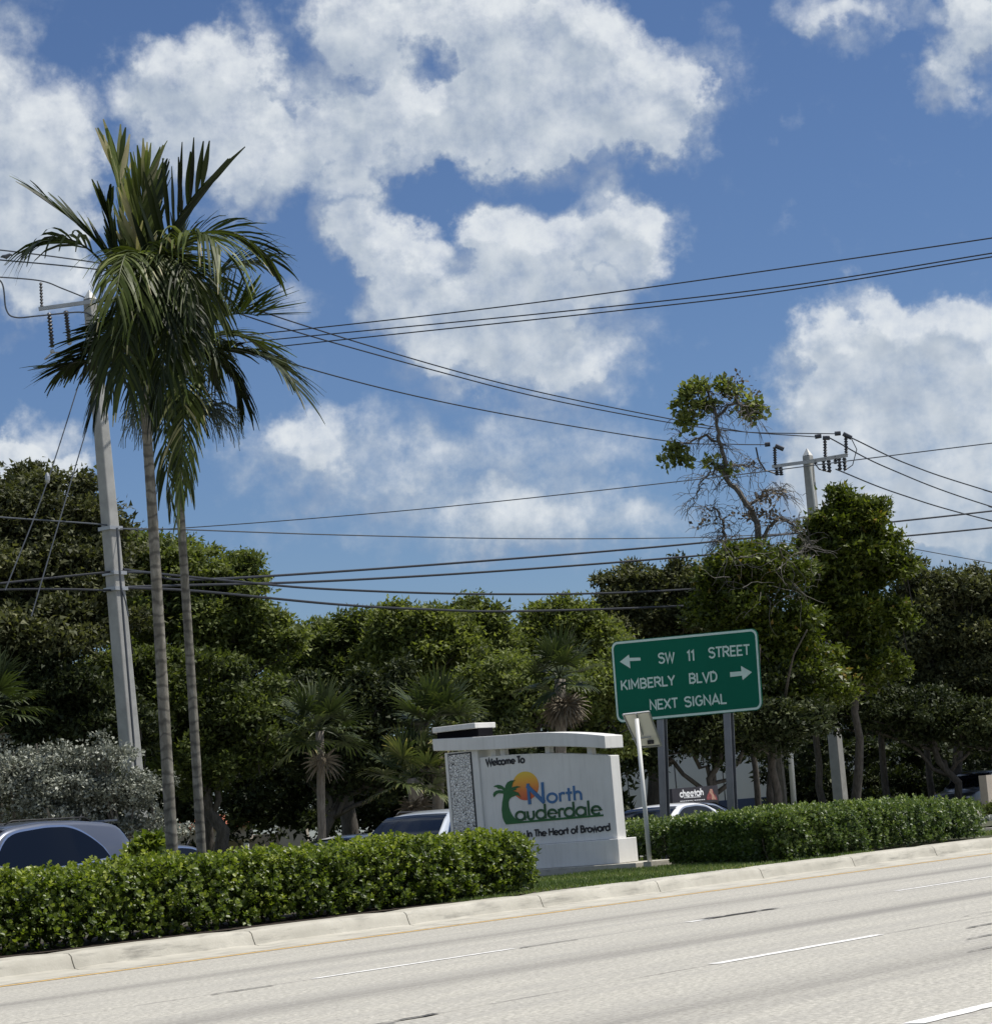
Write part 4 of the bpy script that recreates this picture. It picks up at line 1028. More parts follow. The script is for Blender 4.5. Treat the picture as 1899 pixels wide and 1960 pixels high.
k = MB(); k.ball(at(100, 672, D1 - .5), .06); k.ball(at(133, 656, D1 - .4), .06); k.tube([at(85, 688, D1 - .5), at(100, 675, D1 - .5), at(140, 672, D1 - .4), at(180, 668, D1)], .02, 5); k.build('fitting', M['galv'], p1)
for (y, hh) in ((1012, 14), (1098, 10), (1128, 10)):
    k = MB()
    fr_ = (y - 572) / (1420 - 572); c = a1 + (at(248, 1420, D1) - a1) * fr_
    k.box(c, (.43, .43, .09)); k.build('pole_band', M['galv'], p1)
k = MB(); cond = [at(224, 1010, D1 - .32), at(229, 1090, D1 - .32), at(236, 1180, D1 - .33), at(256, 1420, D1 - .35), at(266, 1560, D1 - .37)]; k.tube(cond, .03, 6)
cond2 = [at(231, 1120, D1 - .33), at(240, 1150, D1 - .36), at(246, 1180, D1 - .36)]; k.tube(cond2, .02, 6); k.build('conduit', M['wire_grey'], p1)
p2, a2, b2_ = pole('utility_pole', 'distant concrete utility pole with switchgear on its crossarm, right of the sparse tree', (1546, 872), (1603, 1465), 97, .32, .46, 'concrete utility poles')
D2 = 97
cross_arm(p2, at(1478, 893, D2 - .4), at(1546, 884, D2 - .4), .09); cross_arm(p2, at(1546, 884, D2 - .4), at(1622, 871, D2 - .4), .11)
for x, y0, y1 in ((1484, 892, 855), (1580, 880, 838), (1620, 872, 833)): insulator(p2, at(x, y0, D2 - .4), at(x - 1, y1, D2 - .4), .09, 8)
for x, y0, y1 in ((1486, 894, 910), (1494, 894, 910), (1576, 880, 902), (1586, 880, 904), (1606, 876, 900), (1616, 876, 900), (1560, 880, 888), (1598, 872, 888)): insulator(p2, at(x, y0, D2 - .4), at(x + 2, y1, D2 - .4), .10, 4)
k = MB()
for a, b in (((1560, 836), (1572, 834)), ((1598, 830), (1609, 829)), ((1614, 830), (1630, 838)), ((1575, 838), (1588, 838)), ((1464, 851), (1474, 850)), ((1484, 853), (1500, 860))):
    k = MB(); k.tube([at(*a, D2 - .4), at(*b, D2 - .4)], .09, 6); k.build('dead_end', M['insul'], p2)
k = MB(); k.tube([at(1447, 856, D2), at(1452, 880, D2), at(1465, 900, D2), at(1490, 908, D2)], .035, 5, False); k.tube([at(1558, 885, D2), at(1568, 898, D2), at(1590, 904, D2)], .03, 5, False)
k.tube([at(1630, 840, D2), at(1640, 860, D2), at(1632, 890, D2), at(1615, 902, D2)], .02, 5, False); k.build('jumper', M['wire'], p2)
k = MB(); k.tube([at(1549, 880, D2 - .3), at(1566, 1010, D2 - .35)], .05, 5); k.build('conduit', M['white_paint'], p2)

def wire(pts, Ds, r, label, mat='wire', cat='wire', group='overhead lines', sub=10):
    """smooth curve through readings, each with its distance"""
    if pts[-1][0] == 2300:
        (xa, ya), (xb, yb) = pts[-2:]; pts = pts + [(4200, yb + (yb - ya) / (xb - xa) * 1900)]; Ds = (Ds[0], Ds[0] + (Ds[1] - Ds[0]) * (4200 - pts[0][0]) / (2300 - pts[0][0]))
    if pts[0][0] == -200:
        (xa, ya), (xb, yb) = pts[:2]; pts = [(-1800, ya + (yb - ya) / (xb - xa) * -1600)] + pts; Ds = (Ds[0] - 12, Ds[1])
    P = [at(x, y, Ds[0] + (Ds[1] - Ds[0]) * (x - pts[0][0]) / (pts[-1][0] - pts[0][0] + 1e-9)) for x, y in pts]
    if len(Ds) == len(pts) and len(Ds) > 2: P = [at(x, y, d) for (x, y), d in zip(pts, Ds)]
    out = []
    for i in range(len(P) - 1):
        p0 = P[max(i - 1, 0)]; q1 = P[i]; q2 = P[i + 1]; p3 = P[min(i + 2, len(P) - 1)]
        if i == 0: p0 = q1 - (q2 - q1)
        if i == len(P) - 2: p3 = q2 + (q2 - q1)
        for j in range(sub):
            t = j / sub; out.append(.5 * ((2 * q1) + (-p0 + q2) * t + (2 * p0 - 5 * q1 + 4 * q2 - p3) * t * t + (-p0 + 3 * q1 - 3 * q2 + p3) * t ** 3))
    out.append(P[-1])
    k = MB(); k.tube(out, r, 6, False); o = k.build('overhead_wire', M[mat], origin=tuple(out[0])); return tag(o, label, cat, group)
wire([(300, 655), (560, 632), (950, 588), (1310, 540), (1899, 455), (2300, 390)], (60, 46), .0145, 'uppermost dark wire crossing the sky to the upper right')
wire([(300, 672), (560, 646), (1084, 595), (1500, 548), (1899, 484), (2300, 420)], (60, 46), .0145, 'middle dark wire of the three rising to the upper right')
wire([(300, 690), (560, 660), (1194, 593), (1500, 556), (1899, 491), (2300, 427)], (60, 46), .0145, 'lowest dark wire of the three rising to the upper right')
wire([(300, 520), (525, 604), (830, 698), (1040, 752), (1290, 803), (1400, 822), (1450, 828), (1598, 830)], (60, 97), .021, 'wire dropping from the palm crowns to the far pole top, uppermost of its three')
wire([(300, 540), (525, 622), (840, 711), (1050, 764), (1290, 810), (1420, 826), (1560, 836)], (60, 97), .021, 'wire dropping from the palm crowns to the far pole top, middle of its three')
wire([(300, 600), (580, 702), (900, 780), (1270, 843), (1400, 850), (1464, 851)], (60, 97), .021, 'wire dropping from the palm crowns to the far crossarm, lowest of its three')
wire([(1630, 838), (1740, 889), (1899, 942), (2300, 1060)], (97, 130), .03, 'wire leaving the far pole downwards to the right edge, uppermost')
wire([(1588, 838), (1700, 896), (1899, 970), (2300, 1085)], (97, 130), .03, 'wire leaving the far pole downwards to the right edge, second')
wire([(1600, 898), (1720, 945), (1899, 997), (2300, 1090)], (97, 130), .03, 'wire leaving the far crossarm downwards to the right edge, third')
wire([(225, 1012), (330, 1012), (800, 975), (1340, 917), (1640, 880), (1899, 848), (2300, 800)], (60, 50), .012, 'thin grey wire rising from the near pole band to the right edge', 'wire_grey')
wire([(225, 1012), (330, 1013), (650, 1024), (1000, 1031), (1330, 1029), (1600, 1020), (1720, 1045), (1899, 1078), (2300, 1150)], (60, 110), .018, 'thin level wire from the near pole band towards the far pole', 'wire_grey')
wire([(-200, 974), (0, 990), (195, 1004), (225, 1012)], (56, 60), .02, 'pale wire reaching the near pole band from the left edge', 'wire_grey')
wire([(236, 1095), (290, 1097), (360, 1110), (633, 1095), (1000, 1068), (1300, 1043), (1547, 1018), (1700, 1000), (1899, 978), (2300, 930)], (60, 106), .034, 'thick black cable rising to the right edge, upper of the pair')
wire([(236, 1125), (300, 1122), (633, 1112), (1000, 1090), (1380, 1060), (1600, 1038), (1899, 1010), (2300, 965)], (60, 106), .034, 'thick black cable rising to the right edge, lower of the pair')
wire([(236, 1090), (300, 1098), (470, 1115), (633, 1128), (900, 1137), (1180, 1135), (1400, 1122), (1572, 1104)], (60, 61.5, 64, 67, 71.5, 77.5, 86, 97), .032, 'black cable sagging between the poles, upper')
wire([(236, 1125), (380, 1132), (633, 1156), (800, 1166), (1000, 1170), (1340, 1158), (1574, 1135)], (60, 62, 66, 69, 73, 82, 97), .034, 'black cable sagging between the poles, lower')
wire([(-200, 1140), (0, 1117), (200, 1096), (236, 1093)], (56, 60), .028, 'black cable from the left edge to the near pole, upper')
wire([(-200, 1138), (0, 1129), (120, 1128), (205, 1130), (236, 1127)], (56, 60), .028, 'black cable from the left edge to the near pole, lower')
wire([(-100, 470), (0, 478), (150, 497), (300, 520)], (58, 60), .018, 'wire at the upper left edge above the crossarm', 'wire_grey')
wire([(-100, 488), (0, 497), (150, 511), (300, 530)], (58, 60), .018, 'wire at the upper left edge carrying a perched bird', 'wire_grey')
wire([(-60, 528), (0, 530), (78, 537), (120, 552), (165, 570)], (59, 60), .018, 'jumper wire looping over the post insulator', 'wire_grey')
wire([(-30, 525), (3, 540), (12, 592), (30, 607), (75, 604), (150, 597), (176, 603)], (59, 59.7), .02, 'jumper loop hanging at the left edge below the crossarm', 'wire_grey')
wire([(165, 690), (86, 935), (10, 1130)], (60, 57), .016, 'left guy wire slanting down from the near pole', 'wire_grey', 'guy wire', 'guy wires')
wire([(175, 790), (132, 935), (60, 1180)], (60, 57), .016, 'right guy wire slanting down from the near pole', 'wire_grey', 'guy wire', 'guy wires')
k = MB(); k.ball(at(91, 915, 58), (.06, .06, .14)); tag(k.build('guy_insulator', M['galv'], origin=tuple(at(91, 915, 58))), 'small grey fitting on the left guy wire above the trees', 'fitting')
# bird
bd = empty('bird', tuple(at(12, 497, 58.2)), 'small dark bird perched on the wire at the left edge', 'bird')
bp = at(12, 491, 58.2); k = MB(); k.tube([bp + RV * -.14 - UV * .01, bp + RV * -.09 + UV * .01, bp, bp + RV * .05 + UV * .03, bp + RV * .09 + UV * .055, bp + RV * .125 + UV * .05, bp + RV * .15 + UV * .045], [.012, .035, .06, .05, .035, .03, .006], 8); k.build('body', M['wire_grey'], bd, True)
k = MB(); k.tube([bp, at(12, 497, 58.2)], .008, 4); k.build('leg', M['black'], bd)
# slim light pole
lp_ = empty('light_pole', tuple(at(1520, 1560, 83)[:2]) + (0,), 'slim pale light pole rising from behind the right hedge', 'pole')
k = MB(); a = at(1503, 1300, 83); b = at(1520, 1540, 83); b = b + (b - a) / (b[2] - a[2]) * (-b[2]); k.tube([b, a], [.10, .085], 10); k.build('shaft', M['white_paint'], lp_, True)
k = MB(); k.ball(a + np.array([0, 0, .05]), (.16, .16, .12)); k.build('lamp_head', M['galv'], lp_)

# ------------------------------------------------------------------ tall palms
def bez(P, n):
    P = [np.array(p) for p in P]; out = []
    for i in range(n + 1):
        t = i / n; out.append((1 - t) ** 3 * P[0] + 3 * (1 - t) ** 2 * t * P[1] + 3 * (1 - t) * t * t * P[2] + t ** 3 * P[3])
    return np.array(out)
def frond(root, ctrl, L, droop, tint, n=34, width=.045, ang=48, start=.16, mat='palm_leaf', lift=.15, sides=(-1, 1), torn=.08, r0=.022):
    C_ = bez(ctrl, 40)
    mb = MB(); mb.tube(list(C_[::2]), list(np.linspace(r0, .004, 21)), 5, False)
    nr = len(mb.v); Vs = list(mb.v); Fs = list(mb.f); Ts = [tint * .8 + .1] * len(Fs)
    T = np.gradient(C_, axis=0); T /= np.linalg.norm(T, axis=1, keepdims=True)
    tw = rng.uniform(-.3, .3)
    for s_ in sides:
        for i in range(n):
            if rng.random() < torn: continue
            e = start + (1 - start) * (i + rng.random() * .5) / n; j = min(39, int(e * 40)); f_ = e * 40 - j
            p = C_[j] * (1 - f_) + C_[j + 1] * f_; t = T[j]
            up = np.array([0, 0, 1.]) - t * t[2]; up /= np.linalg.norm(up) + 1e-6
            sd = np.cross(t, up) * s_; cs, sn = math.cos(tw), math.sin(tw) * s_
            a = math.radians(ang * (1.15 - .55 * e) + rng.normal(0, 5))
            d = t * math.cos(a) + (sd * cs + up * (lift + sn)) * math.sin(a); d /= np.linalg.norm(d)
            ll = L * (.55 + .75 * math.sin(min(1, e * 1.05) * math.pi * .82)) * rng.uniform(.82, 1.1)
            w = width * (.8 + .35 * rng.random()); q = p.copy(); b = len(Vs); ns = 5
            dr = droop * rng.uniform(.6, 1.35); tt = tint + rng.normal(0, .10)
            wv = np.cross(d, up + rdir(1)[0] * .5); wv /= np.linalg.norm(wv) + 1e-6
            for k_ in range(ns + 1):
                x = k_ / ns; ww = w * (.35 + .65 * min(1, x * 3.5)) * (1 - max(0, x - .55) / .45 * .78)
                Vs.append(tuple(q - wv * ww / 2)); Vs.append(tuple(q + wv * ww / 2))
                d = d + np.array([0, 0, -1.]) * dr * .55 * (.3 + x); d /= np.linalg.norm(d); q = q + d * ll / ns
            for k_ in range(ns): Fs.append((b + 2 * k_, b + 2 * k_ + 1, b + 2 * k_ + 3, b + 2 * k_ + 2)); Ts.append(tt + .05 * k_ / ns + (.25 if (k_ == ns - 1 and rng.random() < .3) else 0))
    mb.v = Vs; mb.f = Fs
    o = mb.build('frond', M[mat], root)
    at_ = o.data.attributes.new('tint', 'FLOAT', 'FACE'); at_.data.foreach_set('value', np.clip(np.array(Ts, np.float32), 0, 1))
    return o
def tall_palm(label, D, base, trunk_px, shaft_px, fronds, r_b, r_t):
    b = at(*base, D); root = empty('tall_palm', (b[0], b[1], .2), label, 'palm tree', 'tall palms in the median')
    pts = [at(x, y, D) for x, y in trunk_px]; pts[0][2] = .15; P = []
    for i in range(len(pts) - 1):
        for k_ in range(40): P.append(pts[i] + (pts[i + 1] - pts[i]) * k_ / 40)
    P.append(pts[-1]); n = len(P); rad = [(r_b + (r_t - r_b) * i / n) * (1.035 if i % 4 == 0 else 1) * (1 + .35 * max(0, .04 - i / n) / .04) for i in range(n)]
    k = MB(); k.tube(P, rad, 14); k.build('trunk', M['palm_trunk'], root, True)
    S = [at(x, y, D) for x, y in shaft_px]; k = MB(); k.tube([S[0], S[0] * .8 + S[1] * .2, S[0] * .4 + S[1] * .6, S[1]], [r_t * .95, r_t * 1.45, r_t * 1.25, r_t * .7], 12); k.build('crownshaft', M['shaft'], root, True)
    for f in fronds:
        ctrl = [at(x, y, D + dd) for x, y, dd in f[0]]
        frond(root, ctrl, *f[1:4], **(f[4] if len(f) > 4 else {}))
    return root
up_ = dict(ang=27, n=20, width=.075, torn=.0, lift=.05, start=.22)
FA = [
 ([(262, 610, 0), (246, 500, 0), (232, 400, .1), (226, 310, .2)], .60, .0, .86, up_),
 ([(268, 610, 0), (262, 500, 0), (262, 400, -.1), (282, 335, -.2)], .58, .02, .84, up_),
 ([(262, 610, 0), (232, 520, 0), (212, 450, 0), (205, 400, .1)], .5, .02, .55, up_),
 ([(266, 610, 0), (270, 520, .4), (290, 420, .6), (300, 350, .8)], .5, .02, .4, up_),
 ([(272, 610, 0), (290, 500, 0), (335, 410, -.2), (392, 352, -.4)], .72, .0, .22, dict(ang=36, n=15, width=.085, torn=.0, lift=.5)),
 ([(262, 610, 0), (222, 470, 0), (150, 430, .2), (80, 372, .4)], .62, .10, .42, dict(ang=26, n=20, width=.075, torn=.1)),
 ([(258, 612, 0), (200, 470, -.3), (135, 440, -.6), (85, 462, -.8)], .72, .85, .24, dict(ang=36, n=11, width=.06, torn=.2, start=.45)),
 ([(275, 610, 0), (325, 420, 0), (440, 400, .2), (522, 500, .4)], .56, .30, .34, dict(ang=52, n=36, width=.05)),
 ([(262, 605, 0), (262, 460, -.5), (238, 440, -1.2), (222, 570, -1.7)], .62, .75, .72, dict(n=50, width=.036, torn=.15)),
 ([(268, 605, 0), (290, 450, -.4), (275, 440, -1.1), (262, 600, -1.6)], .70, .8, .58, dict(n=46, width=.036, torn=.15)),
 ([(275, 605, 0), (330, 440, -.4), (385, 410, -.9), (425, 480, -1.2)], .80, .85, .68, dict(n=44, width=.036, torn=.15)),
 ([(275, 605, 0), (320, 470, -.4), (350, 470, -.8), (375, 560, -1.0)], .80, .9, .55, dict(n=44, width=.036, torn=.15)),
 ([(262, 620, 0), (235, 600, .1), (190, 650, .3), (112, 712, .4)], .55, .15, .22, dict(ang=44, n=34)),
 ([(262, 620, 0), (235, 620, 0), (200, 700, -.1), (182, 780, -.2)], .56, .45, .26, dict(n=34)),
 ([(280, 612, 0), (325, 520, -.3), (330, 620, -.8), (300, 760, -1.0)], .72, .9, .42, dict(n=34)),
 ([(262, 612, 0), (235, 520, -.4), (220, 620, -.9), (238, 730, -1.1)], .72, .9, .50, dict(n=34)),
 ([(268, 605, 0), (330, 480, .8), (380, 500, 1.3), (410, 600, 1.6)], .62, .6, .18, {}),
 ([(270, 605, 0), (290, 480, 1.2), (300, 500, 2.0), (310, 640, 2.2)], .62, .7, .2, {}),
 ([(262, 620, 0), (240, 640, .2), (190, 690, .4), (130, 700, .5)], .6, .1, .15, dict(ang=40, n=30)),
]
for i_ in range(7):
    x_ = rng.uniform(235, 400); y_ = rng.uniform(560, 740); m__ = rng.uniform(430, 520)
    FA.append(([(266, 605, 0), (266 + (x_ - 266) * .4, m__, rng.normal(0, .4)), (266 + (x_ - 266) * .8, m__ + 20, rng.normal(0, 1)), (x_, y_, rng.normal(0, 1.1))], .72, .85, rng.uniform(.05, .6), dict(n=42, width=.034, torn=.2)))
tall_palm('nearer tall palm with thick ringed trunk and a crown of drooping fronds', 30, (330, 1640), [(330, 1650), (312, 1330), (293, 1000), (275, 735)], [(275, 742), (264, 600)], FA, .076, .058)
FB = [
 ([(338, 700, 0), (375, 625, 0), (430, 585, -.2), (495, 605, -.4)], .74, .02, .42, dict(ang=52, n=40, lift=.7)),
 ([(338, 700, 0), (420, 650, 0), (500, 650, -.3), (560, 735, -.5)], .74, .30, .40, dict(ang=56, n=46, width=.05)),
 ([(338, 700, 0), (400, 620, .2), (470, 620, .4), (540, 700, .6)], .60, .3, .62, dict(ang=50, n=36)),
 ([(338, 700, 0), (400, 660, 0), (440, 680, .1), (462, 760, .2)], .62, .85, .22, dict(n=26, width=.06)),
 ([(338, 700, 0), (362, 650, -.6), (352, 820, -1.2), (342, 985, -1.3)], .50, .7, .76, dict(n=50, width=.036)),
 ([(338, 700, 0), (315, 660, -.3), (308, 800, -.6), (325, 955, -.7)], .50, .75, .45, dict(n=36)),
 ([(338, 700, 0), (352, 660, -.2), (366, 780, -.3), (362, 930, -.4)], .50, .8, .55, dict(n=36)),
 ([(338, 700, 0), (322, 600, 0), (330, 500, 0), (350, 430, 0)], .55, .1, .3, {}),
 ([(338, 700, 0), (370, 560, .6), (430, 480, 1.0), (505, 500, 1.2)], .58, .25, .28, {}),
 ([(338, 700, 0), (290, 620, .8), (240, 640, 1.2), (205, 720, 1.4)], .58, .5, .2, {}),
 ([(338, 700, 0), (300, 600, .8), (260, 600, 1.2), (225, 660, 1.4)], .58, .5, .2, {}),
 ([(338, 700, 0), (360, 600, 1.0), (380, 620, 1.6), (395, 720, 1.9)], .58, .7, .2, {}),
 ([(338, 700, 0), (330, 640, -.9), (300, 660, -1.4), (270, 760, -1.6)], .58, .8, .35, {}),
]
for i_ in range(4):
    x_ = rng.uniform(240, 430); y_ = rng.uniform(650, 730)
    FB.append(([(338, 700, 0), (338 + (x_ - 338) * .4, 600, rng.normal(0, .4)), (338 + (x_ - 338) * .8, 640, rng.normal(0, 1)), (x_, y_, rng.normal(0, 1.1))], .62, .8, rng.uniform(.05, .55), dict(n=40, width=.034, torn=.2)))
pB = tall_palm('farther slimmer tall palm with hanging skirt fronds and wiry flower stalks', 33, (385, 1640), [(386, 1650), (368, 1330), (350, 1050), (341, 900)], [(341, 905), (337, 690)], FB, .066, .052)
def stalks(cx, cy, n, R, D):
    k = MB(); c = at(cx, cy, D)
    for i in range(n):
        a = rng.uniform(-.3, math.pi + .3); r = R * rng.uniform(.5, 1.05) * D / F_PX
        d = RV * math.cos(a) + UV * math.sin(a) * .5 + F0 * rng.normal(0, .5); d /= np.linalg.norm(d)
        e = c + d * r; m_ = c + d * r * .6 + np.array([0, 0, .16]); q = bez([c, m_, e + np.array([0, 0, .12]), e - np.array([0, 0, rng.uniform(.15, .5)])], 9)
        k.tube(list(q), list(np.linspace(.010, .004, 10)), 4, False)
        for j in range(4):
            s0 = q[3 + j]; e2 = s0 + d * rng.uniform(.05, .2) + rng.normal(0, .06, 3) - np.array([0, 0, rng.uniform(.1, .35)]); k.tube([s0, (s0 + e2) / 2 + np.array([0, 0, .03]), e2], [.006, .005, .003], 3, False)
    return k
M['stalk'] = plain('flower_stalk', (.10, .13, .11), .7, var=.3, scale=8)
stalks(352, 800, 90, 118, 33.3).build('flower_stalk', M['stalk'], pB)
stalks(300, 790, 26, 70, 33.0).build('flower_stalk', M['stalk'], pB)

# ------------------------------------------------------------------ fan palms
def fan(root, o, d, R, tint, droop=.5, n=26, mat='sabal_leaf', pet=.9):
    """petiole then a folded fan of blades"""
    o = np.array(o); d = np.array(d) / np.linalg.norm(d); c = o + d * pet; c[2] -= .1 * pet
    mb = MB(); mb.tube([o, (o + c) / 2 + np.array([0, 0, .05]), c], [.02, .016, .012], 4, False)
    up = np.array([0, 0, 1.]) - d * d[2]; up /= np.linalg.norm(up) + 1e-6; sd = np.cross(d, up)
    Vs = list(mb.v); Fs = list(mb.f); Ts = [tint] * len(Fs); roll = rng.uniform(-.5, .5)
    sd2 = sd * math.cos(roll) + up * math.sin(roll)
    for i in range(n):
        a = math.radians(-125 + 250 * i / (n - 1) + rng.normal(0, 3)); q = c.copy()
        dv = d * math.cos(a) + sd2 * math.sin(a) + up * .18; dv /= np.linalg.norm(dv)
        ll = R * (1 - .25 * abs(a) / 2.2) * rng.uniform(.85, 1.1); wv = np.cross(dv, up); wv /= np.linalg.norm(wv) + 1e-6
        b = len(Vs); ns = 5; tt = tint + rng.normal(0, .10); dr = droop * rng.uniform(.6, 1.4)
        for k_ in range(ns + 1):
            x = k_ / ns; ww = .075 * R / .9 * (.25 + x * 1.6 if x < .5 else 1.05 * (1.12 - x) / .62)
            Vs.append(tuple(q - wv * ww / 2)); Vs.append(tuple(q + wv * ww / 2))
            dv = dv + np.array([0, 0, -1.]) * dr * x * x * .8; dv /= np.linalg.norm(dv); q = q + dv * ll / ns
        for k_ in range(ns): Fs.append((b + 2 * k_, b + 2 * k_ + 1, b + 2 * k_ + 3, b + 2 * k_ + 2)); Ts.append(tt + (.3 if k_ == ns - 1 and rng.random() < .25 else 0))
    mb.v = Vs; mb.f = Fs; o_ = mb.build('frond', M[mat], root)
    a_ = o_.data.attributes.new('tint', 'FLOAT', 'FACE'); a_.data.foreach_set('value', np.clip(np.array(Ts, np.float32), 0, 1)); return o_
def fan_palm(label, base, crown_px, D, R, nf, dead=0, rt=.14, tint=.3):
    b = at(*base, D); c = at(*crown_px, D); root = empty('fan_palm', (b[0], b[1], 0), label, 'palm tree', 'fan palms among the trees')
    k = MB(); k.tube(wob([(b[0], b[1], -.05), c], 8, .015), rt, 10); k.build('trunk', M['bark_pale'], root, True)
    for i in range(nf):
        az = 2.4 * i + rng.normal(0, .2); el = math.radians(80 - 115 * (i / nf) ** .9)
        fan(root, c + np.array([0, 0, .05]), (math.cos(az) * math.cos(el), math.sin(az) * math.cos(el), math.sin(el)), R * rng.uniform(.85, 1.1), tint + rng.normal(0, .08) + (.25 if el < -.2 and rng.random() < .3 else 0), .35 + .5 * (i / nf), pet=R * .85)
    for i in range(dead):
        az = 2.4 * i; el = math.radians(-75 + rng.normal(0, 8))
        fan(root, c - np.array([0, 0, .25]), (math.cos(az) * math.cos(el), math.sin(az) * math.cos(el), math.sin(el)), R * .8, rng.uniform(0, .8), .4, 16, 'dead_leaf', R * .5)
    return root
fan_palm('fan palm on a slim reddish trunk left of the parked crossover', (612, 1600), (612, 1400), 58, .82, 20, 3, .10)
fan_palm('fan palm with yellowing lower leaves just left of the monument column', (832, 1600), (838, 1395), 56, .85, 22, 4, tint=.42)
fan_palm('fan palm with a skirt of dead brown leaves above the monument beam', (1072, 1600), (1072, 1300), 60, .78, 18, 22)
fan_palm('fan palm at the left edge above the silver shrubs', (-10, 1600), (-18, 1355), 56, .85, 18, 2)
fan_palm('low fan palm with hanging leaves between the slim trunk and the monument', (800, 1600), (790, 1490), 55, .75, 16, 5, tint=.55)

# ------------------------------------------------------------------ trees
G = 'trees behind the far carriageway'
tree('oak_tree', [(20, 1000, 115, 90), (120, 1010, 95, 80), (-90, 1000, 120, 100), (190, 1060, 55, 60), (60, 1110, 150, 100, -1), (-60, 1150, 120, 110), (160, 1150, 90, 90, -1), (40, 1240, 150, 90, -2)], 66, 64000, .17, 'oak_dark', 'huge dark oak crown filling the left edge behind the concrete pole', G, 60, .35, .42, clump=.5)
tree('broadleaf_tree', [(290, 1090, 80, 70), (370, 1120, 85, 60), (440, 1120, 45, 45), (470, 1190, 75, 60), (400, 1230, 100, 80), (510, 1240, 55, 50), (300, 1200, 100, 90), (475, 1085, 20, 20)], 72, 46000, .18, 'tree_green', 'rounded olive green tree sloping down right of the palm trunks', G, 380, .16, .55)
tree('broadleaf_tree', [(600, 1240, 45, 32), (645, 1238, 55, 45), (705, 1225, 50, 42), (650, 1310, 90, 70), (730, 1290, 60, 60), (580, 1300, 50, 60)], 76, 26000, .18, 'tree_green', 'mid green tree rising above the left fan palm', G, 660, .25, .45)
tree('broadleaf_tree', [(765, 1220, 55, 45), (815, 1200, 45, 38), (800, 1270, 75, 60), (750, 1300, 60, 60), (860, 1240, 50, 50)], 74, 24000, .17, 'tree_light', 'fresh green tree in the middle of the background row', G, 790, .25, .42)
tree('broadleaf_tree', [(880, 1195, 45, 38), (925, 1205, 40, 40), (905, 1165, 16, 20), (920, 1260, 65, 60), (860, 1290, 70, 60)], 79, 24000, .17, 'tree_green', 'mid green tree with a pointed tip beside a small gap of sky', G, 900, .25, .5)
tree('broadleaf_tree', [(1040, 1215, 50, 40), (1095, 1200, 50, 42), (1060, 1260, 80, 60), (1130, 1240, 50, 50), (1010, 1290, 50, 60), (1085, 1160, 14, 14)], 81, 26000, .18, 'tree_light', 'yellowish green feathery tree right of the small gap of sky', G, 1070, .25, .46)
tree('oak_tree', [(1190, 1160, 55, 48), (1250, 1140, 60, 48), (1310, 1135, 60, 45), (1230, 1220, 90, 70), (1330, 1200, 70, 70), (1185, 1120, 14, 12)], 84, 36000, .17, 'oak_dark', 'grey green oak directly above the green guide sign', G, 1250, .3, .5)
tree('broadleaf_tree', [(920, 1360, 70, 70), (1000, 1330, 70, 60), (1110, 1370, 70, 80), (1180, 1330, 60, 90), (1160, 1440, 60, 40)], 70, 24000, .16, 'tree_green', 'low leafy green tree between monument beam and green sign', G, 1000, .18, .62)
tree('broadleaf_tree', [(350, 1350, 120, 90), (450, 1390, 110, 90), (240, 1340, 90, 90), (400, 1470, 130, 80)], 67, 34000, .16, 'tree_green', 'dark green tree standing behind the two palm trunks', G, 450, .2, .34)
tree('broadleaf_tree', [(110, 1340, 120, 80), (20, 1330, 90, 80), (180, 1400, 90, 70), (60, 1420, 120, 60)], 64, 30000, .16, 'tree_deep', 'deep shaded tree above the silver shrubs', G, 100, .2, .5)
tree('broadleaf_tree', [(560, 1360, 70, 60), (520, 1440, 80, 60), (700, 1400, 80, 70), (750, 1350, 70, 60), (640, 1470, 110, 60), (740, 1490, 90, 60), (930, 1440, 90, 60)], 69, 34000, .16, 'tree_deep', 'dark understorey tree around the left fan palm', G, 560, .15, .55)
tree('ficus_tree', [(1395, 1110, 40, 50), (1440, 1100, 60, 50), (1500, 1120, 55, 55), (1400, 1190, 60, 80), (1480, 1220, 80, 70), (1540, 1320, 85, 70), (1470, 1330, 70, 70), (1420, 1250, 60, 60)], 78, 32000, .19, 'ficus', 'scrubby olive tree with bare twigs behind the green sign corner', G, 1480, .12, .5, per=26)
tree('ficus_tree', [(1600, 1020, 45, 50), (1650, 1010, 50, 48), (1685, 1080, 38, 65), (1615, 1100, 75, 75), (1650, 1190, 72, 80), (1655, 1285, 68, 60), (1605, 955, 14, 18), (1570, 1190, 40, 80), (1630, 975, 30, 25)], 84, 46000, .20, 'ficus', 'tall dense glossy ficus column hiding the far utility pole', G, 1640, .15, .5, per=26, clump=.42)
tree('oak_tree', [(1770, 1140, 55, 48), (1735, 1090, 28, 18), (1840, 1130, 60, 40), (1895, 1150, 50, 45), (1770, 1230, 85, 80), (1860, 1230, 90, 90), (1800, 1330, 100, 90), (1900, 1340, 80, 90), (1990, 1190, 90, 90)], 94, 60000, .20, 'oak_dark', 'broad dark oak crown filling the right edge', G, 1820, .2, .46)
tree('oak_tree', [(1760, 1390, 90, 60), (1860, 1400, 80, 60), (1680, 1370, 70, 50), (1930, 1420, 70, 60), (1600, 1370, 60, 40)], 90, 26000, .18, 'tree_deep', 'shaded lower oak beneath the right edge crown', G, 1870, .16, .5)
tree('oak_tree', [(1300, 1400, 60, 70), (1380, 1420, 50, 60), (1240, 1450, 40, 50), (1500, 1400, 70, 60), (1430, 1400, 50, 50)], 76, 24000, .17, 'tree_deep', 'small shaded oak right behind the steel sign posts', G, 1352, .16, .5)
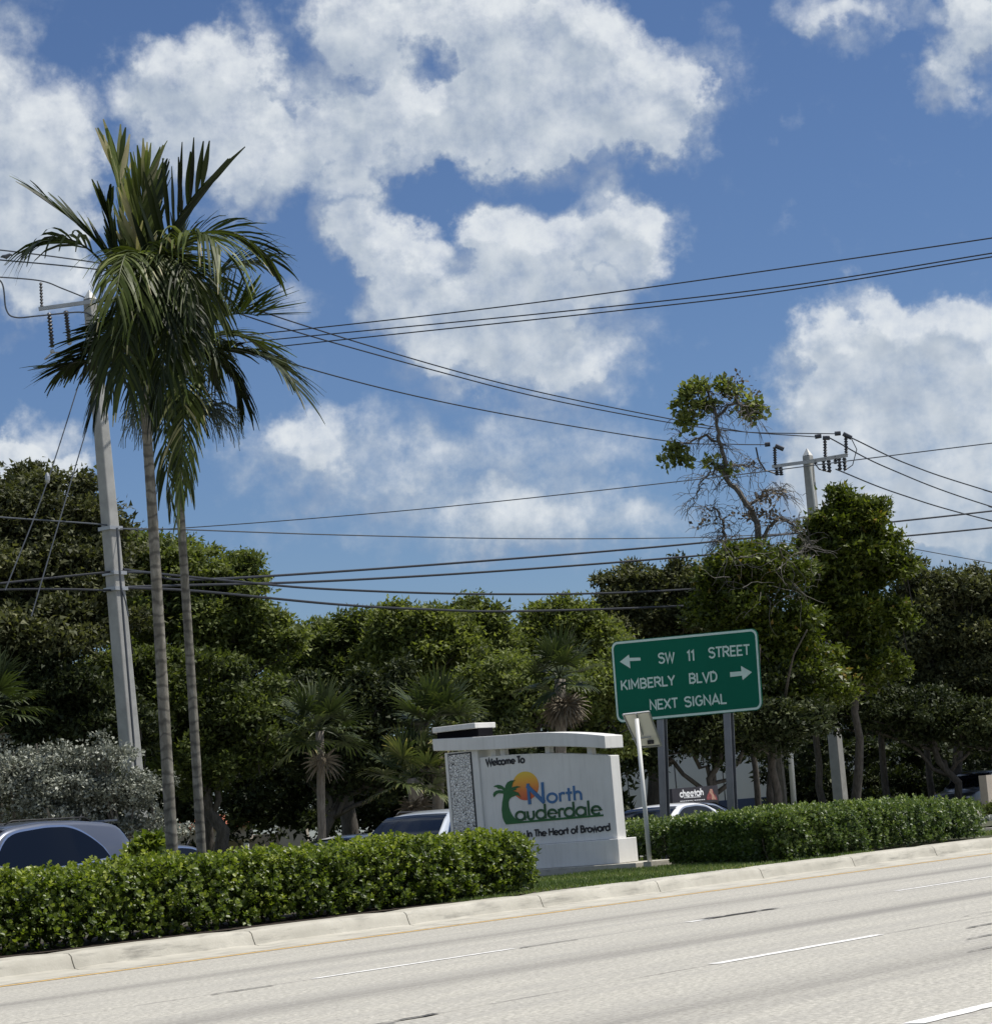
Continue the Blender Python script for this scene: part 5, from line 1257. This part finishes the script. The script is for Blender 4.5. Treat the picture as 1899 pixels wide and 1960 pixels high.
for i, (x, D, r, lb) in enumerate([(1487, 77, .13, 'thick grey tree trunk right of the guide sign posts'), (1572, 90, .13, 'dark tree trunk in the shade behind the distant pole'), (1700, 92, .13, 'dark tree trunk below the ficus column'), (1785, 95, .13, 'dark tree trunk under the right oak crown'), (1450, 80, .10, 'slender dark trunk close behind the right sign post')]):
    b = at(x, 1560, D); rt_ = empty('tree', (b[0], b[1], 0), lb, 'tree', 'bare lower trunks in the shade')
    a = at(x - 18, 1340, D); k = MB(); pts = wob([(b[0], b[1], -.1), a], 6, .06); k.tube(pts, list(np.linspace(r * 1.2, r * .8, len(pts))), 9); 
    for j in range(3):
        e = a + np.array([rng.normal(0, 1.2), rng.normal(0, 1.2), rng.uniform(.8, 2)]); k.tube(wob([pts[-2 - j % 2], e], 4, .08), [r * .5, r * .4, r * .3, r * .2, r * .15], 6)
    k.build('trunk', M['bark'], rt_, True)
    crown('crown', L_([(x - 20, 1330, 50, 40), (x + 15, 1310, 40, 35)], D), 3500, .17, M['tree_deep'], rt_, .5)

# sparse tree with bare twigs
sp_ = empty('sparse_tree', tuple(at(1490, 1560, 80)[:2]) + (0,), 'tall half bare tree with drooping dead twigs and leaf tufts at its top', 'tree', G)
DT = 80
def limb(k, px, r0, r1, n=5, amp=.06):
    P = wob([at(x, y, DT + dd) for x, y, dd in px], n, amp); k.tube(P, list(np.linspace(r0, r1, len(P))), 6, False); return P
k = MB(); LB = []
LB.append(limb(k, [(1500, 1560, 2), (1485, 1300, 2), (1462, 1120, .5), (1450, 1010, 0), (1432, 965, 0), (1392, 915, 0), (1378, 850, 0), (1370, 790, 0), (1352, 745, .2)], .15, .035, 5, .03))
LB.append(limb(k, [(1392, 915, 0), (1400, 895, .5), (1440, 885, 1), (1460, 900, 1.2)], .06, .02)); LB.append(limb(k, [(1432, 965, 0), (1462, 945, .4), (1490, 938, .8), (1508, 955, 1)], .06, .02))
LB.append(limb(k, [(1460, 1030, 0), (1490, 990, -.4), (1520, 1000, -.6), (1530, 1030, -.7)], .07, .02)); LB.append(limb(k, [(1378, 850, 0), (1350, 830, .3), (1310, 850, .6), (1290, 880, .8)], .05, .02))
LB.append(limb(k, [(1372, 800, 0), (1400, 770, -.3), (1430, 780, -.5), (1440, 810, -.6)], .05, .02)); LB.append(limb(k, [(1395, 1060, 0), (1385, 1020, .2), (1378, 980, .3), (1350, 970, .5)], .06, .02))
LB.append(limb(k, [(1370, 790, 0), (1340, 770, .5), (1318, 790, .6), (1305, 830, .7)], .04, .015)); LB.append(limb(k, [(1385, 900, 0), (1355, 905, .5), (1335, 935, .6), (1325, 970, .7)], .04, .015))
LB.append(limb(k, [(1480, 1130, 0), (1530, 1080, .5), (1548, 1030, .6)], .06, .02)); LB.append(limb(k, [(1400, 1130, 0), (1388, 1060, .1), (1382, 1010, .2)], .08, .03))
k.build('trunk', M['twig'], sp_)
k = MB()
for li, P in enumerate(LB):
    n = 60 if li == 0 else 30
    for i in range(n):
        j = int(rng.integers(len(P) // (2 if li == 0 else 6), len(P))); p = P[j]
        if li == 0 and p[2] < 6.6: continue
        d = rdir(1)[0]; d[2] = abs(d[2]) * .5 + .1; ln = rng.uniform(.3, 1.0); q = [p]; nn_ = 6
        for s in range(nn_):
            d = d + rng.normal(0, .22, 3) + np.array([0, 0, -.22]); d /= np.linalg.norm(d); q.append(q[-1] + d * ln / nn_)
            if rng.random() < .5:
                e = d + rng.normal(0, .6, 3); e /= np.linalg.norm(e); k.tube([q[-1], q[-1] + e * .2, q[-1] + e * .35 - np.array([0, 0, .1])], [.011, .009, .006], 3, False)
        k.tube(q, list(np.linspace(.013, .006, len(q))), 3, False)
tag(k.build('twig', M['twig'], sp_), kind='stuff')
crown('crown', L_([(1325, 748, 20, 14), (1308, 782, 14, 26), (1318, 812, 12, 22), (1345, 735, 12, 7), (1385, 742, 20, 9), (1412, 756, 14, 10), (1428, 776, 16, 12), (1442, 798, 15, 14), (1458, 792, 7, 9), (1285, 866, 15, 13), (1304, 882, 16, 12), (1275, 885, 8, 9), (1366, 886, 13, 8), (1392, 900, 10, 7), (1345, 780, 18, 12)], DT), 1900, .21, M['tree_light'], sp_, .5, clump=.34, per=7)
crown('crown', L_([(1400, 760, 50, 35), (1480, 960, 40, 22), (1450, 1000, 60, 40), (1360, 1010, 30, 20)], DT), 500, .15, M['twig_leaf'] if 'twig_leaf' in M else M['dead_leaf'], sp_, .5, clump=.35, per=8)
# bare twigs over the scrubby tree
k = MB()
for i in range(80):
    p = at(rng.uniform(1370, 1560), 1030 + abs(rng.normal(0, 60)), 77.5 + rng.normal(0, .8)); d = rdir(1)[0]; q = [p]
    for s in range(6): d = d + rng.normal(0, .3, 3) + np.array([0, 0, -.12]); d /= np.linalg.norm(d); q.append(q[-1] + d * .2)
    k.tube(q, list(np.linspace(.014, .006, len(q))), 3, False)
tag(k.build('twig', M['twig'], sp_), kind='stuff')

# woodland mass far behind
wd = []
for x in np.arange(-260, 2300, 75):
    top = np.interp(x, [-260, 200, 500, 600, 940, 960, 985, 1200, 1500, 2300], [1060, 1120, 1230, 1290, 1280, 1300, 1280, 1230, 1190, 1160]) + rng.normal(0, 12)
    D = 104 + rng.normal(0, 2) + (x > 1500) * 6
    for y in np.arange(top + 35, 1600, 70):
        if 1180 < x < 1520 and y > 1400: continue
        if 380 < x < 470 and y > 1500: continue
        wd.append((x + rng.normal(0, 12), y, 60, 52, 0, D))
lob = []
for (x, y, rx, ry, _, D) in wd: lob.append((at(x, y, D), (rx * D / F_PX, 1.4, ry * D / F_PX)))
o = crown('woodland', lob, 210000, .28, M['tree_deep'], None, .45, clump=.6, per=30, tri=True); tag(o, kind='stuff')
# low undergrowth between the trunks
lob = []
for x in list(np.arange(-200, 1180, 60)) + list(np.arange(1500, 2250, 60)):
    for y in (1450, 1505, 1545, 1580):
        if 380 < x < 455 and y > 1540: continue
        D = 84 if x < 1200 else 100; lob.append((at(x, y, D + rng.normal(0, 1)), (50 * D / F_PX, 1.0, 42 * D / F_PX)))
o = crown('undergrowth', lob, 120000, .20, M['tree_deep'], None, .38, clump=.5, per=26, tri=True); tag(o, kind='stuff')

# silver shrubs
for i, (it, lb) in enumerate([([(30, 1500, 90, 75), (-40, 1520, 80, 80), (60, 1560, 80, 60)], 'silver leaved shrub at the left edge above the suv roof'),
                ([(120, 1520, 80, 70), (140, 1580, 80, 60), (90, 1470, 30, 20)], 'silver leaved shrub in the middle of its row'),
                ([(195, 1460, 50, 50), (215, 1540, 65, 70), (270, 1530, 40, 60), (290, 1600, 35, 40), (215, 1600, 60, 40)], 'silver leaved shrub covering the foot of the concrete pole')]):
    D = 55; lob = L_(it, D, 1.0); c = np.mean([l[0] for l in lob], 0); rt_ = empty('silver_shrub', (c[0], c[1], 0), lb, 'shrub', 'silver leaved shrubs by the concrete pole')
    k = MB()
    for j in range(9): k.tube(wob([(c[0] + rng.normal(0, .2), c[1] + rng.normal(0, .2), -.05), lob[j % len(lob)][0] + rng.normal(0, .4, 3)], 4, .05), .025, 5, False)
    tag(k.build('stem', M['bark_pale'], rt_), kind='stuff'); crown('foliage', lob, 17000, .085, M['silver'], rt_, .52, clump=.2, per=22)

# far right corner plants
for (it, D, mt_, lb, n_) in (([(1890, 1580, 30, 14)], 60, 'white_flower', 'low shrub with white blossom at the right edge beyond the dark hedge', 2500), ([(1895, 1555, 26, 14), (1930, 1550, 30, 18)], 66, 'tree_green', 'small green shrub at the right edge above the white blossom', 2500)):
    c = at(it[0][0], it[0][1], D); rt_ = empty('shrub', (c[0], c[1], 0), lb, 'shrub'); crown('foliage', L_(it, D), n_, .09, M[mt_], rt_, .45, clump=.15, per=16)
    k = MB(); k.tube([(c[0], c[1], -.05), c], .03, 5); k.build('stem', M['bark'], rt_)

# ------------------------------------------------------------------ buildings
M['wall_white'] = plain('painted_wall', (.62, .62, .62), .8, var=.05, scale=.6)
M['wall_blue'] = plain('blue_wall', (.05, .07, .14), .7, var=.1)
M['wall_cream'] = plain('cream_wall', (.36, .32, .27), .8, var=.08)
M['roof_tile'] = plain('terracotta', (.42, .14, .08), .8, var=.25, scale=3)
wb = at(1330, 1560, 122); bw = empty('warehouse', (wb[0], wb[1], 0), 'long white warehouse wall with dark blue base band seen between trunks', 'building')
def bl(u, v, z): return (wb[0] + RV[0] * 0 + u * R0[0] + v * math.cos(PSI), wb[1] + u * R0[1] + v * math.sin(PSI), z)
for i in range(9):
    u0_ = -8 + i * 2.4
    k = MB(); k.prism([bl(u0_ + .03, 0, 1.35), bl(u0_ + 2.37, 0, 1.35), bl(u0_ + 2.37, 0, 5.2), bl(u0_ + .03, 0, 5.2)], (math.cos(PSI) * .2, math.sin(PSI) * .2, 0)); k.build('wall_panel', M['wall_white'], bw)
k = MB(); k.prism([bl(-8, -.02, .25), bl(13.6, -.02, .25), bl(13.6, -.02, 1.35), bl(-8, -.02, 1.35)], (math.cos(PSI) * .25, math.sin(PSI) * .25, 0)); k.build('base_band', M['wall_blue'], bw)
k = MB(); k.prism([bl(-8, .25, -.3), bl(13.6, .25, -.3), bl(13.6, 12, -.3), bl(-8, 12, -.3)], (0, 0, 5.5)); k.build('body', M['wall_white'], bw)
k = MB(); k.prism([bl(-8.3, -.2, 5.25), bl(13.9, -.2, 5.25), bl(13.9, 12.3, 5.25), bl(-8.3, 12.3, 5.25)], (0, 0, .25)); k.build('roof', M['galv'], bw)
hb = at(430, 1600, 96); hs = empty('house', (hb[0], hb[1], 0), 'low cream house with red tiled roof glimpsed behind the palm trunks', 'house')
def hl(u, v, z): return (hb[0] + u * R0[0] + v * math.cos(PSI), hb[1] + u * R0[1] + v * math.sin(PSI), z)
k = MB(); k.prism([hl(-3, 1.2, -.1), hl(2.4, 1.2, -.1), hl(2.4, 7, -.1), hl(-3, 7, -.1)], (0, 0, 1.6)); k.build('wall', M['wall_cream'], hs)
k = MB(); k.prism([hl(-3.1, 0, 1.35), hl(1.0, 0, 1.35), hl(1.0, 1.2, 1.35), hl(-3.1, 1.2, 1.35)], (0, 0, .55)); k.build('porch_beam', M['wall_cream'], hs)
for u in (-2.6, -.6, .8):
    k = MB(); k.tube([hl(u, .3, -.1), hl(u, .3, 1.35)], .11, 10); k.build('column', M['white_paint'], hs)
k = MB(); k.prism([hl(2.1, .3, -.1), hl(3.2, .3, -.1), hl(3.2, 1.6, -.1), hl(2.1, 1.6, -.1)], (0, 0, 1.85)); k.build('gate_pier', M['wall_cream'], hs)
for i in range(24):
    u = -3.4 + i * .2; k = MB(); k.tube([hl(u, -.25, 1.93), hl(u, 2.4, 2.35)], .10, 6, False); k.build('roof_tile_row', M['roof_tile'], hs)
lw = at(1905, 1545, 88); k = MB(); k.box((lw[0], lw[1], .60), (1.5, .3, 1.6)); tag(k.build('boundary_wall', M['wall_cream'], origin=(lw[0], lw[1], 0)), 'short pale wall pier at the right edge in front of the dark trees', 'wall')
